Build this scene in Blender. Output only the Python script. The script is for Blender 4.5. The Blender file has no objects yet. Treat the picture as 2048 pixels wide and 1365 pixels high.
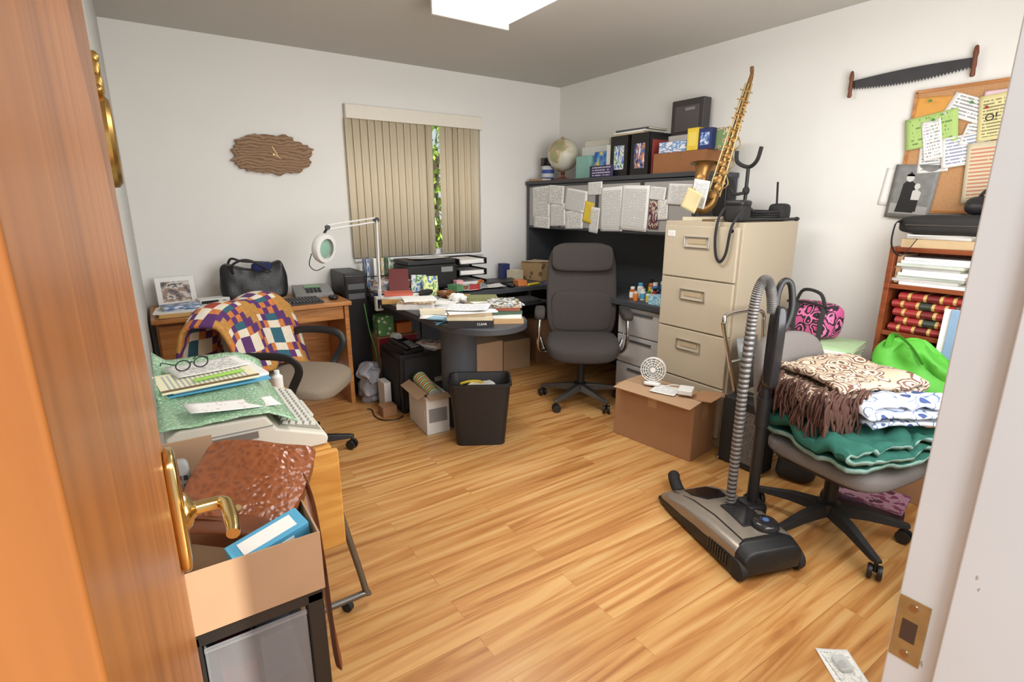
import bpy, bmesh, math, random
from mathutils import Vector as V, Matrix, Euler, noise
random.seed(7)
S=bpy.context.scene; C=S.collection
pi=math.pi
def R_(d): return d*pi/180
H=1.39; FP=1059.0; PH=R_(33.97); TH=R_(14.4)
F_=V((math.sin(PH)*math.cos(TH),math.cos(PH)*math.cos(TH),-math.sin(TH)))
Rt=V((math.cos(PH),-math.sin(PH),0)); Up=Rt.cross(F_)
def ray(u,v): return F_+Rt*((u-1024)/FP)+Up*((682.5-v)/FP)
O=V((0,0,H))
def pz(u,v,z): d=ray(u,v); return O+d*((z-H)/d.z)
def py(u,v,y): d=ray(u,v); return O+d*(y/d.y)
def px(u,v,x): d=ray(u,v); return O+d*(x/d.x)
XL,XR,YB,CH=-.075,3.34,4.16,2.44
cd=bpy.data.cameras.new('camera'); cam=bpy.data.objects.new('camera',cd); C.objects.link(cam)
cd.sensor_width=36; cd.lens=FP/2048*36; cd.clip_start=.01
m3=Matrix((Rt,Up,-F_)).transposed(); cam.matrix_world=Matrix.Translation(O)@m3.to_4x4(); S.camera=cam

# ---------------------------------------------------------------- materials
def lin(c): return tuple((x/255/12.92 if x/255<=.04045 else ((x/255+.055)/1.055)**2.4) for x in c)+(1,)
def N(nt,t,**k):
    n=nt.nodes.new(t)
    for a,b in k.items(): setattr(n,a,b)
    return n
def put(nt,s,v):
    if isinstance(v,bpy.types.NodeSocket): nt.links.new(v,s)
    else: s.default_value=v
def mixc(nt,f,a,b,bt='MIX'):
    n=N(nt,'ShaderNodeMix',data_type='RGBA',blend_type=bt); put(nt,n.inputs[0],f); put(nt,n.inputs[6],a); put(nt,n.inputs[7],b); return n.outputs[2]
def mth(nt,op,a,b=0.0):
    n=N(nt,'ShaderNodeMath',operation=op); put(nt,n.inputs[0],a); put(nt,n.inputs[1],b); return n.outputs[0]
def new(name):
    m=bpy.data.materials.new(name); m.use_nodes=True; nt=m.node_tree; return m,nt,nt.nodes['Principled BSDF']
def coords(nt,sc=(1,1,1),kind='Object'):
    t=N(nt,'ShaderNodeTexCoord'); mp=N(nt,'ShaderNodeMapping'); mp.inputs['Scale'].default_value=sc
    nt.links.new(t.outputs[kind],mp.inputs[0]); return mp.outputs[0]
def noi(nt,vec,sc,det=3,dist=0):
    n=N(nt,'ShaderNodeTexNoise'); put(nt,n.inputs['Vector'],vec); n.inputs['Scale'].default_value=sc; n.inputs['Detail'].default_value=det; n.inputs['Distortion'].default_value=dist; return n.outputs[0]
def bmp(nt,p,h,st,dist=.01):
    b=N(nt,'ShaderNodeBump'); b.inputs['Strength'].default_value=st; b.inputs['Distance'].default_value=dist; put(nt,b.inputs['Height'],h); nt.links.new(b.outputs[0],p.inputs['Normal'])
def mat(name,c,rough=.55,metal=0,nz=.1,ns=30,bump=0,sc=(1,1,1),trans=0,emit=0,alpha=1):
    m,nt,p=new(name); c=lin(c); v=coords(nt,sc); n=noi(nt,v,ns)
    a=tuple(x*(1-nz) for x in c[:3])+(1,); b=tuple(min(1,x*(1+nz)) for x in c[:3])+(1,)
    put(nt,p.inputs['Base Color'],mixc(nt,n,a,b)); p.inputs['Roughness'].default_value=rough; p.inputs['Metallic'].default_value=metal
    if bump: bmp(nt,p,n,bump,.004)
    if trans: p.inputs['Transmission Weight'].default_value=trans
    if emit: p.inputs['Emission Color'].default_value=c; p.inputs['Emission Strength'].default_value=emit
    if alpha<1: p.inputs['Alpha'].default_value=alpha
    return m
def ramp(nt,f,stops,const=False):
    r=N(nt,'ShaderNodeValToRGB'); e=r.color_ramp
    if const: e.interpolation='CONSTANT'
    while len(e.elements)<len(stops): e.elements.new(.5)
    for k,(q,c) in enumerate(stops): e.elements[k].position=q; e.elements[k].color=lin(c)
    put(nt,r.inputs[0],f); return r.outputs[0]
def wood(name,c1,c2,rough=.35,sc=(1.5,22,22),ns=1.6):
    m,nt,p=new(name); v=coords(nt,sc); n=noi(nt,v,ns,6,1.2)
    put(nt,p.inputs['Base Color'],ramp(nt,n,[(.3,c2),(.68,c1)])); p.inputs['Roughness'].default_value=rough; return m
def pic(name,cols,ns=6,rough=.4,sc=(1,1,1)):
    m,nt,p=new(name); v=coords(nt,sc,'Generated'); n=noi(nt,v,ns,2)
    k=len(cols); put(nt,p.inputs['Base Color'],ramp(nt,n,[(.3+.42*i/k,c) for i,c in enumerate(cols)],True)); p.inputs['Roughness'].default_value=rough; return m
def paperm(name,base=(240,239,235),ink=(95,95,105),rows=24,den=.42,head=None,grid=False):
    m,nt,p=new(name); t=N(nt,'ShaderNodeTexCoord'); s=N(nt,'ShaderNodeSeparateXYZ'); nt.links.new(t.outputs['Generated'],s.inputs[0]); x,y=s.outputs[0],s.outputs[1]
    ry=mth(nt,'MULTIPLY',y,float(rows)); fr=mth(nt,'FRACT',ry); a=mth(nt,'LESS_THAN',fr,.45); fl=mth(nt,'FLOOR',ry)
    cb=N(nt,'ShaderNodeCombineXYZ'); put(nt,cb.inputs[0],mth(nt,'MULTIPLY',x,16.0)); put(nt,cb.inputs[1],mth(nt,'MULTIPLY',fl,7.31))
    b=mth(nt,'GREATER_THAN',noi(nt,cb.outputs[0],1.0,2),den)
    mx=mth(nt,'MULTIPLY',mth(nt,'GREATER_THAN',x,.1),mth(nt,'LESS_THAN',x,.9)); my=mth(nt,'MULTIPLY',mth(nt,'GREATER_THAN',y,.08),mth(nt,'LESS_THAN',y,.93))
    f=mth(nt,'MULTIPLY',mth(nt,'MULTIPLY',a,b),mth(nt,'MULTIPLY',mx,my)); f=mth(nt,'MULTIPLY',f,.7)
    c=mixc(nt,f,lin(base),lin(ink))
    if head: c=mixc(nt,mth(nt,'GREATER_THAN',y,.8),c,lin(head))
    put(nt,p.inputs['Base Color'],c); p.inputs['Roughness'].default_value=.8; return m
def stripes(name,cols,freq,axis=0,kind='Generated',rough=.7):
    m,nt,p=new(name); t=N(nt,'ShaderNodeTexCoord'); s=N(nt,'ShaderNodeSeparateXYZ'); nt.links.new(t.outputs[kind],s.inputs[0])
    f=mth(nt,'FRACT',mth(nt,'MULTIPLY',s.outputs[axis],float(freq))); k=len(cols)
    put(nt,p.inputs['Base Color'],ramp(nt,f,[(i/k,c) for i,c in enumerate(cols)],True)); p.inputs['Roughness'].default_value=rough; return m
def vor(name,stops,scale,rough=.8,kind='Object',bump=0,dist=0,feat='F1',const=True,dsc=9):
    m,nt,p=new(name); v=coords(nt,(1,1,1),kind)
    if dist:
        nn=N(nt,'ShaderNodeTexNoise'); nt.links.new(v,nn.inputs['Vector']); nn.inputs['Scale'].default_value=dsc
        va=N(nt,'ShaderNodeVectorMath',operation='MULTIPLY_ADD'); nt.links.new(nn.outputs['Color'],va.inputs[0]); va.inputs[1].default_value=(dist,)*3; nt.links.new(v,va.inputs[2]); v=va.outputs[0]
    n=N(nt,'ShaderNodeTexVoronoi',feature=feat); nt.links.new(v,n.inputs['Vector']); n.inputs['Scale'].default_value=scale
    put(nt,p.inputs['Base Color'],ramp(nt,n.outputs['Distance'],stops,const)); p.inputs['Roughness'].default_value=rough
    if bump: bmp(nt,p,n.outputs['Distance'],bump,.004)
    return m
def floor_mat():
    m,nt,p=new('laminate floor'); t=N(nt,'ShaderNodeTexCoord'); o=t.outputs['Object']
    def brick(c1,c2,mo):
        b=N(nt,'ShaderNodeTexBrick'); b.offset=.37; put(nt,b.inputs['Vector'],o); b.inputs['Color1'].default_value=c1; b.inputs['Color2'].default_value=c2; b.inputs['Mortar'].default_value=mo
        b.inputs['Scale'].default_value=1; b.inputs['Mortar Size'].default_value=.0008; b.inputs['Brick Width'].default_value=1.15; b.inputs['Row Height'].default_value=.098; b.inputs['Bias'].default_value=0; return b.outputs[0]
    rnd=brick((0,0,0,1),(1,1,1,1),(.5,.5,.5,1))
    s=N(nt,'ShaderNodeSeparateXYZ'); nt.links.new(o,s.inputs[0])
    c=N(nt,'ShaderNodeCombineXYZ'); put(nt,c.inputs[0],mth(nt,'MULTIPLY',s.outputs[0],.9)); put(nt,c.inputs[1],mth(nt,'MULTIPLY',s.outputs[1],15.0)); put(nt,c.inputs[2],mth(nt,'MULTIPLY',rnd,9.0))
    g=noi(nt,c.outputs[0],1.0,4,1.7)
    col=ramp(nt,g,[(.28,(160,104,54)),(.42,(192,136,78)),(.56,(209,161,100)),(.78,(220,182,126))])
    tint=brick((.85,.80,.73,1),(1,1,1,1),(.62,.5,.36,1))
    put(nt,p.inputs['Base Color'],mixc(nt,1.0,col,tint,'MULTIPLY')); p.inputs['Roughness'].default_value=.34; return m
def slab_mat():
    m,nt,p=new('burl wood slab'); v=coords(nt,(1,1.7,1)); w=N(nt,'ShaderNodeTexWave',wave_type='BANDS',bands_direction='Y'); nt.links.new(v,w.inputs['Vector'])
    w.inputs['Scale'].default_value=9; w.inputs['Distortion'].default_value=11; w.inputs['Detail'].default_value=2.5; w.inputs['Detail Scale'].default_value=.9
    put(nt,p.inputs['Base Color'],ramp(nt,w.outputs[0],[(.0,(118,90,66)),(.3,(142,112,84)),(.9,(156,126,98))])); p.inputs['Roughness'].default_value=.75; bmp(nt,p,w.outputs[0],.18,.006); return m
def blind_mat():
    m,nt,p=new('beige blind vinyl'); n=noi(nt,coords(nt,(8,1,.3)),5); c=mixc(nt,n,lin((240,226,198)),lin((247,236,212))); put(nt,p.inputs['Base Color'],c); p.inputs['Roughness'].default_value=.6
    tr=N(nt,'ShaderNodeBsdfTranslucent'); put(nt,tr.inputs[0],c); ms=N(nt,'ShaderNodeMixShader'); ms.inputs[0].default_value=.3; out=nt.nodes['Material Output']
    nt.links.new(p.outputs[0],ms.inputs[1]); nt.links.new(tr.outputs[0],ms.inputs[2]); nt.links.new(ms.outputs[0],out.inputs[0]); return m
def worn_mat():
    m,nt,p=new('worn white jamb paint'); v=coords(nt,(1,1,.35)); n=noi(nt,v,26,4); g=noi(nt,coords(nt),5,3)
    c=mixc(nt,g,lin((222,226,227)),lin((234,238,239))); c=mixc(nt,mth(nt,'MULTIPLY',mth(nt,'GREATER_THAN',n,.71),.6),c,lin((150,124,92))); put(nt,p.inputs['Base Color'],c); p.inputs['Roughness'].default_value=.55; return m

WHITE=mat('warm white wall paint',(236,235,230),.75,nz=.03,ns=3)
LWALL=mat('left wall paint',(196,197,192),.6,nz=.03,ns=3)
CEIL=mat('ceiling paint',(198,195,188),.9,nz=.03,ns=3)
TRIM=mat('white trim paint',(236,236,236),.45,nz=.04,ns=12)
JAMB=worn_mat()
FLOOR=floor_mat()
DOORW=wood('varnished door wood',(166,104,50),(124,72,30),.36,(14,14,.8),1.4)
OAK=wood('honey oak',(196,136,76),(160,100,48),.35,(2,16,16))
PINE=wood('yellow typing table wood',(216,160,80),(192,128,54),.4,(2,14,14))
REDW=wood('red brown bookcase wood',(146,76,40),(106,48,22),.35,(12,2,12))
BRASS=mat('polished brass',(206,178,118),.2,1,.08)
ABRASS=mat('aged brass',(186,162,112),.42,.7,.25,60)
GOLD=mat('gilded metal',(186,148,84),.32,1,.15,40)
SAXM=mat('dull sax lacquer',(146,110,62),.4,.8,.3,40)
CHROME=mat('chrome',(205,205,205),.18,1,.05)
STEEL=mat('grey steel tube',(120,118,114),.35,.8,.12)
BLK=mat('black plastic',(27,27,28),.45,nz=.2)
BLKM=mat('matt black',(36,35,35),.75,nz=.2,bump=.2)
BLKF=mat('black leather',(32,31,33),.42,nz=.2,ns=90,bump=.35)
DESKD=mat('charcoal laminate',(64,66,70),.5,nz=.1)
DESKG=mat('grey laminate',(186,184,181),.5,nz=.05)
PANG=mat('dark grey post',(78,80,84),.5,nz=.06)
TACK=mat('grey tack fabric',(164,161,158),.9,nz=.12,ns=200)
TAN=mat('tan cabinet steel',(182,169,146),.45,nz=.04,ns=6)
TAN2=mat('tan cabinet drawer steel',(188,176,153),.42,nz=.04,ns=6)
CARD=mat('brown cardboard',(164,122,86),.85,nz=.1,ns=9)
CARD2=mat('light cardboard',(180,146,114),.85,nz=.08,ns=9)
CHARF=mat('charcoal chair fabric',(64,58,55),.95,nz=.25,ns=320,bump=.4)
BEIGEF=mat('taupe chair fabric',(134,121,104),.95,nz=.22,ns=160,bump=.3)
GREYF=mat('grey chair fabric',(118,112,108),.95,nz=.25,ns=260,bump=.3)
CREAM=mat('cream typewriter plastic',(210,205,190),.5,nz=.04)
CREAM2=mat('pale key plastic',(202,200,190),.5,nz=.04)
PAGES=mat('book pages',(226,216,192),.85,nz=.12,ns=8,sc=(1,1,60))
PAPER=mat('plain paper',(238,237,233),.8,nz=.03)
LET=paperm('letter paper'); LET2=paperm('dense letter paper',rows=40,den=.36); LET3=paperm('form paper',(234,232,228),(80,80,90),16,.5); YEL=paperm('yellow legal paper',(240,234,200),(140,155,170),20,.3)
LBLUE=mat('light blue card',(86,166,204),.5,nz=.06); NAVY=mat('navy print',(40,52,104),.5); RED=mat('red print',(160,44,44),.5); MAROON=mat('maroon cloth binding',(100,38,36),.6,nz=.15)
GREEN=mat('green plastic',(70,140,66),.5); LIME=mat('lime tote fabric',(92,184,60),.6,nz=.15,ns=12); ORANGE=mat('orange print',(220,124,52),.5); YELLOW=mat('yellow print',(230,200,64),.5); PINK=mat('pink print',(216,140,164),.6)
TEAL=mat('teal quilt cotton',(26,88,74),.85,nz=.25,ns=40,bump=.4); TEALR=mat('pale quilt lining',(128,158,148),.9,nz=.3,ns=60)
GLASS=mat('window glass',(235,245,245),.03,0,0,trans=1)
WPL=mat('white plastic',(230,230,226),.4,nz=.03)
GREYP=mat('grey plastic',(140,140,138),.45)
LGREEN=mat('lens glass green',(150,190,170),.08,nz=.02)
AMBER=mat('amber plastic',(180,100,40),.25,nz=.05)
CLEAR=mat('translucent drawer plastic',(176,178,182),.2,nz=.25,ns=5,alpha=.26)
BLIND=blind_mat(); VAL=mat('valance vinyl',(234,228,214),.6,nz=.03)
SILVER=mat('taupe vacuum plastic',(150,140,128),.28,.4,.08)
SMOKE=mat('smoked plastic',(42,41,42),.15,0,.1)
TOOL=vor('tooled brown leather',[(0,(112,58,28)),(.4,(132,71,36)),(.75,(144,80,42))],75,.22,bump=.7,dist=.04,dsc=14,const=False)
LEATH=mat('brown strap leather',(108,60,34),.35,nz=.2)
SCREEN=mat('dark screen',(20,22,26),.12)
LEAFM=pic('leaves',[(80,116,34),(140,172,50),(206,214,104)],30)
BARK=mat('bark',(92,74,56),.9,nz=.3)
GRASS=mat('lawn',(96,120,58),.95,nz=.3,ns=6)
SLAB=slab_mat()

# ---------------------------------------------------------------- mesh helpers
def cr(p,k=6,closed=False):
    p=[V(q) for q in p]; out=[]; n=len(p)
    for i in range(n if closed else n-1):
        a,b,c,d=(p[(i-1)%n],p[i],p[(i+1)%n],p[(i+2)%n]) if closed else (p[max(i-1,0)],p[i],p[i+1],p[min(i+2,n-1)])
        for j in range(k):
            t=j/k; out.append(.5*((2*b)+(c-a)*t+(2*a-5*b+4*c-d)*t*t+(3*b-a-3*c+d)*t**3))
    if not closed: out.append(p[-1])
    return out
class B:
    def __init__(s): s.bm=bmesh.new(); s.mi=0
    def add(s,vs,fs):
        b=[s.bm.verts.new(v) for v in vs]
        for f in fs:
            try: q=s.bm.faces.new([b[i] for i in f]); q.material_index=s.mi
            except ValueError: pass
        return s
    def box(s,c,d,rot=None,tp=1):
        x,y,z=[k/2 for k in d]; a,b=x*tp,y*tp
        vs=[V(q) for q in ((-x,-y,-z),(x,-y,-z),(x,y,-z),(-x,y,-z),(-a,-b,z),(a,-b,z),(a,b,z),(-a,b,z))]
        if rot: m=Euler(rot).to_matrix(); vs=[m@v for v in vs]
        return s.add([v+V(c) for v in vs],[(3,2,1,0),(4,5,6,7),(0,1,5,4),(1,2,6,5),(2,3,7,6),(3,0,4,7)])
    def bb(s,x0,x1,y0,y1,z0,z1): return s.box(((x0+x1)/2,(y0+y1)/2,(z0+z1)/2),(x1-x0,y1-y0,z1-z0))
    def loft(s,rings,cap=True,closed=False,mif=None):
        n=len(rings[0]); k=len(rings); b=[[s.bm.verts.new(v) for v in r] for r in rings]
        for i in range(k if closed else k-1):
            for j in range(n):
                try:
                    q=s.bm.faces.new((b[i][j],b[i][(j+1)%n],b[(i+1)%k][(j+1)%n],b[(i+1)%k][j])); q.material_index=mif(i) if mif else s.mi
                except ValueError: pass
        if cap and not closed:
            for r in (b[0][::-1],b[-1]):
                try: q=s.bm.faces.new(r); q.material_index=s.mi
                except ValueError: pass
        return s
    def tube(s,pts,r,n=8,k=0,closed=False,flat=None,mif=None):
        p=cr(pts,k,closed) if k else [V(q) for q in pts]; L=len(p); rings=[]
        t0=(p[1]-p[0]).normalized(); u=t0.orthogonal().normalized()
        if flat: u=(V(flat)-t0*V(flat).dot(t0)).normalized()
        for i in range(L):
            if closed: t=(p[(i+1)%L]-p[i-1]).normalized()
            else: t=(p[min(i+1,L-1)]-p[max(i-1,0)]).normalized()
            u=(u-t*u.dot(t)).normalized(); w=t.cross(u)
            rr=r[i*(len(r)-1)//max(L-1,1)] if isinstance(r,list) else (r(i/(L-1)) if callable(r) else r)
            ra,rb=rr if isinstance(rr,tuple) else (rr,rr)
            rings.append([p[i]+u*(ra*math.cos(2*pi*j/n))+w*(rb*math.sin(2*pi*j/n)) for j in range(n)])
        return s.loft(rings,True,closed,mif)
    def cyl(s,p0,p1,r0,r1=None,n=20):
        return s.tube([p0,p1],[r0,r0 if r1 is None else r1],n)
    def lathe(s,prof,o=(0,0,0),ax=(0,0,1),n=28,cap=True):
        q=V((0,0,1)).rotation_difference(V(ax)); o=V(o)
        return s.loft([[o+q@V((max(r,.0003)*math.cos(2*pi*j/n),max(r,.0003)*math.sin(2*pi*j/n),z)) for j in range(n)] for r,z in prof],cap)
    def prism(s,out,z0,z1):
        n=len(out); return s.add([V((x,y,z0)) for x,y in out]+[V((x,y,z1)) for x,y in out],[tuple(range(n))[::-1],tuple(range(n,2*n))]+[(i,(i+1)%n,n+(i+1)%n,n+i) for i in range(n)])
    def grid(s,f,nu,nv,mif=None):
        b=[[s.bm.verts.new(f(i/nu,j/nv)) for j in range(nv+1)] for i in range(nu+1)]
        for i in range(nu):
            for j in range(nv):
                q=(b[i][j],b[i+1][j],b[i+1][j+1],b[i][j+1])
                if mif:
                    for k,tr in enumerate(((q[0],q[1],q[2]),(q[0],q[2],q[3])) if (i+j)%2==0 else ((q[0],q[1],q[3]),(q[1],q[2],q[3]))):
                        g=s.bm.faces.new(tr); g.material_index=mif(i,j,k)
                else: g=s.bm.faces.new(q); g.material_index=s.mi
        return s
    def ell(s,c,r,n=16,rot=None):
        c=V(c); r=r if isinstance(r,tuple) else (r,r,r); m=Euler(rot).to_matrix() if rot else Matrix.Identity(3); k=max(6,n//2+2)
        return s.loft([[c+m@V((r[0]*max(math.sin(pi*i/k),.004)*math.cos(2*pi*j/n),r[1]*max(math.sin(pi*i/k),.004)*math.sin(2*pi*j/n),-r[2]*math.cos(pi*i/k))) for j in range(n)] for i in range(k+1)])
    def soft(s,c,d,p=5,n=8,rot=None,f=None):
        c=V(c); m=Euler(rot).to_matrix() if rot else Matrix.Identity(3); vs=[]
        for ax in range(3):
            for sg in (-1,1):
                g=[]
                for i in range(n+1):
                    for j in range(n+1):
                        q=[0,0,0]; q[ax]=sg; q[(ax+1)%3]=math.sin((2*i/n-1)*pi/2*.999); q[(ax+2)%3]=math.sin((2*j/n-1)*pi/2*.999)
                        L=sum(abs(t)**p for t in q)**(1/p); w=V([q[t]/L*d[t]/2 for t in range(3)])
                        if f: w=V(f(w))
                        g.append(s.bm.verts.new(c+m@w))
                vs+=g
                for i in range(n):
                    for j in range(n):
                        a=i*(n+1)+j; q=s.bm.faces.new((g[a],g[a+n+1],g[a+n+2],g[a+1])); q.material_index=s.mi
        bmesh.ops.remove_doubles(s.bm,verts=vs,dist=1e-5); return s
def obj(name,b,m,par=None,loc=None,rot=None,bev=0,sub=0,sol=0,ang=42,seg=2,w=False,rim=0):
    bm=b.bm
    if w and par: bmesh.ops.transform(bm,matrix=par.matrix_basis.inverted(),verts=bm.verts)
    bmesh.ops.recalc_face_normals(bm,faces=bm.faces)
    for f in bm.faces: f.smooth=True
    for e in bm.edges:
        if len(e.link_faces)==2 and e.calc_face_angle(0)>R_(ang): e.smooth=False
    me=bpy.data.meshes.new(name); bm.to_mesh(me); bm.free()
    for k in (m if isinstance(m,(list,tuple)) else [m]): me.materials.append(k)
    o=bpy.data.objects.new(name,me); C.objects.link(o)
    if par: o.parent=par
    if loc is not None: o.location=loc
    if rot is not None: o.rotation_euler=rot
    if sub: q=o.modifiers.new('sub','SUBSURF'); q.levels=q.render_levels=sub
    if sol: q=o.modifiers.new('sol','SOLIDIFY'); q.thickness=sol; q.offset=0; q.material_offset_rim=rim
    if bev: q=o.modifiers.new('bev','BEVEL'); q.width=bev; q.segments=seg; q.limit_method='ANGLE'; q.harden_normals=True
    return o
def tag(o,label,cat,group=None,kind=None):
    o['label']=label; o['category']=cat
    if group: o['group']=group
    if kind: o['kind']=kind
    return o
def T(name,label,cat,loc=(0,0,0),rot=0,group=None):
    o=bpy.data.objects.new(name,None); o.empty_display_size=.05; C.objects.link(o); o.location=loc
    o.rotation_euler=rot if isinstance(rot,(tuple,Euler)) else (0,0,rot); return tag(o,label,cat,group)
def struct(name,b,m,par=None,bev=0):
    o=obj(name,b,m,par,bev=bev)
    if not par: o['kind']='structure'
    return o
def lettering(s,size,m,par,loc,rot,ext=.0004,label=None):
    cu=bpy.data.curves.new('lettering','FONT'); cu.body=s; cu.size=size; cu.extrude=ext; cu.align_x='CENTER'; cu.align_y='CENTER'
    o=bpy.data.objects.new('tmp',cu); C.objects.link(o); bpy.context.view_layer.update()
    me=bpy.data.meshes.new_from_object(o.evaluated_get(bpy.context.evaluated_depsgraph_get())); bpy.data.objects.remove(o)
    me.materials.clear(); me.materials.append(m); q=bpy.data.objects.new('lettering',me); C.objects.link(q); q.parent=par; q.location=loc; q.rotation_euler=rot; return q
RW=(pi/2,0,-pi/2); BW=(pi/2,0,0)
def rolled(rot,a): return (Euler(rot).to_matrix()@Matrix.Rotation(a,3,'Z')).to_euler()
def paper(name,label,cat,loc,w,h,m,rot=(0,0,0),roll=0,curl=.004,group=None,sol=.0008):
    sd=random.random()*9
    def f(u,v):
        x,y=(u-.5)*w,(v-.5)*h
        return V((x,y,sol/2+curl*(2*u-1)**2*.6+curl*(2*v-1)**2*.7*(1 if v<.5 else .3)+.12*curl*abs(noise.noise(V((u*3,v*3,sd))))))
    o=obj(name,B().grid(f,8,8),m,None,loc,rolled(rot,roll) if roll else rot,sol=sol)
    return tag(o,label,cat,group)
def book(name,label,cat,loc,w,d,h,rz,cm,group=None,rot=None,pg=None):
    t=T(name,label,cat,loc,rot if rot else rz,group); k=min(.0025,h*.15)
    b=B(); b.bb(-w/2,w/2,-d/2,d/2,0,k); b.bb(-w/2,w/2,-d/2,d/2,h-k,h); b.bb(-w/2,-w/2+k,-d/2,d/2,k,h-k)
    obj('cover',b,cm,t,bev=.0006)
    obj('pages',B().bb(-w/2+k,w/2-.003,-d/2+.003,d/2-.003,k,h-k),pg or PAGES,t); return t
def carton(name,label,cat,x0,x1,y0,y1,z0,z1,m,rz=0,group=None,tape=None,lab=None):
    t=T(name,label,cat,((x0+x1)/2,(y0+y1)/2,z0),rz,group); a,b_,h=(x1-x0)/2,(y1-y0)/2,z1-z0
    obj('body',B().bb(-a,a,-b_,b_,0,h-.002),m,t,bev=min(.003,h*.1))
    b=B(); b.bb(-a,a,-b_,-.001,h-.002,h); b.bb(-a,a,.001,b_,h-.002,h); obj('flap',b,m,t)
    if tape: obj('tape',B().bb(-a-.0006,a+.0006,-.02,.02,h*.6,h+.0008),tape,t)
    if lab: obj('label_panel',B().bb(-a-.001,-a,-b_*.7,b_*.7,h*.2,h*.8),lab,t)
    return t
def stack(loc,items,group=None):
    z=loc[2]
    for (w,d,h,rz,cm,label,name) in items:
        book(name,label,'book' if name=='book' else name.replace('_',' '),(loc[0]+random.uniform(-.008,.008),loc[1]+random.uniform(-.008,.008),z),w,d,h,rz,cm,group); z+=h+.0005
    return z
def span(u0,v0,u1,v1,x):
    uc,vc=(u0+u1)/2,(v0+v1)/2; a,b=px(u0,vc,x).y,px(u1,vc,x).y; return min(a,b),max(a,b),px(uc,v1,x).z,px(uc,v0,x).z

# ---------------------------------------------------------------- setting
struct('floor',B().bb(XL-.1,XR+.1,-1.3,YB+.12,-.05,0),FLOOR)
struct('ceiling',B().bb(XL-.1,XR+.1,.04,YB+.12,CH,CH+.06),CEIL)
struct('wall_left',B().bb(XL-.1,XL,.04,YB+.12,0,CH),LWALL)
struct('wall_right',B().bb(XR,XR+.1,.04,YB+.12,0,CH),WHITE)
WX0,WX1,WZ0,WZ1=1.31,2.47,.98,2.11
b=B(); b.bb(XL,WX0,YB,YB+.12,0,CH); b.bb(WX1,XR,YB,YB+.12,0,CH); b.bb(WX0,WX1,YB,YB+.12,0,WZ0); b.bb(WX0,WX1,YB,YB+.12,WZ1,CH)
struct('wall_back',b,WHITE)
b=B(); b.bb(.665,XR,.04,.165,0,CH); b.bb(XL,.665,.04,.165,2.07,CH); struct('wall_front',b,WHITE)
struct('baseboard_back',B().bb(XL,XR,YB-.012,YB,0,.08),TRIM); struct('baseboard_right',B().bb(XR-.012,XR,.17,YB-.012,0,.08),TRIM)
b=B(); b.bb(.62,.665,-.03,.17,0,2.07); b.bb(.606,.62,.02,.125,0,2.055); b.bb(.66,.73,.166,.18,0,2.12); tj=struct('trim_1',b,JAMB,bev=.002)
st=obj('strike_plate',B().bb(.6185,.6205,.140,.1685,.908,.984),ABRASS,tj,bev=.0006)
obj('latch_hole',B().bb(.618,.6187,.148,.162,.933,.958),mat('latch recess',(84,60,44),.8),st)
for z in (.917,.975): obj('screw',B().lathe([(.0045,0),(.004,.0014),(.001,.0016)],(.6186,.154,z),(-1,0,0),12),CHROME,st)
d1=struct('door_1',B().bb(-.0615,-.0285,.172,.905,.008,2.03),DOORW,bev=.002)
hd=obj('door_handle',B().lathe([(.030,0),(.030,.004),(.024,.012),(.014,.016),(.011,.02)],(-.0175,.85,.95),(1,0,0)),BRASS,d1)
obj('escutcheon',B().soft((-.021,.851,.955),(.020,.078,.19),4,10),BRASS,hd)
obj('lever',B().tube([(-.012,.85,.95),(.026,.85,.95),(.037,.846,.95),(.042,.83,.95),(.042,.775,.947),(.040,.757,.945)],[.010,.010,.0105,.010,.009,.009],12,5),BRASS,hd)
obj('latch_plate',B().bb(-.057,-.033,.9045,.906,.90,.99),ABRASS,d1)
# window
wn=struct('window_1',B().bb(WX0,WX1,YB+.03,YB+.1,WZ0,WZ0+.045).bb(WX0,WX1,YB+.03,YB+.1,WZ1-.045,WZ1).bb(WX0,WX0+.04,YB+.03,YB+.1,WZ0,WZ1).bb(WX1-.04,WX1,YB+.03,YB+.1,WZ0,WZ1).bb(1.87,1.91,YB+.03,YB+.1,WZ0,WZ1),TRIM,bev=.003)
obj('window_pane',B().bb(WX0+.04,1.87,YB+.06,YB+.064,WZ0+.04,WZ1-.04).bb(1.91,WX1-.04,YB+.06,YB+.064,WZ0+.04,WZ1-.04),GLASS,wn)
obj('window_sill',B().bb(WX0,WX1,YB-.03,YB+.03,WZ0-.02,WZ0),TRIM,wn,bev=.003)
vb=T('vertical_blind','beige vertical slat blind with a cream valance covering the window','blind',(1.9,YB-.03,2.0))
obj('valance',B().bb(-.59,.565,-.024,.025,.008,.105),VAL,vb,bev=.003)
xs=[1.345+.0575*i for i in range(12)]+[2.107+.0585*i for i in range(6)]
s0=obj('slat',B().grid(lambda u,v:V(((u-.5)*.088,.010*math.sin(u*pi),.01-1.02*v)),6,1),BLIND,vb,(xs[0]-1.9,-.003,0),(0,0,R_(10)),sol=.0015)
for i,x in enumerate(xs[1:]):
    q=s0.copy(); C.objects.link(q); q.location.x=x-1.9; q.rotation_euler.z=R_(10+random.uniform(-3,3)+(24 if i==10 else 14 if i==13 else 0))
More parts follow.
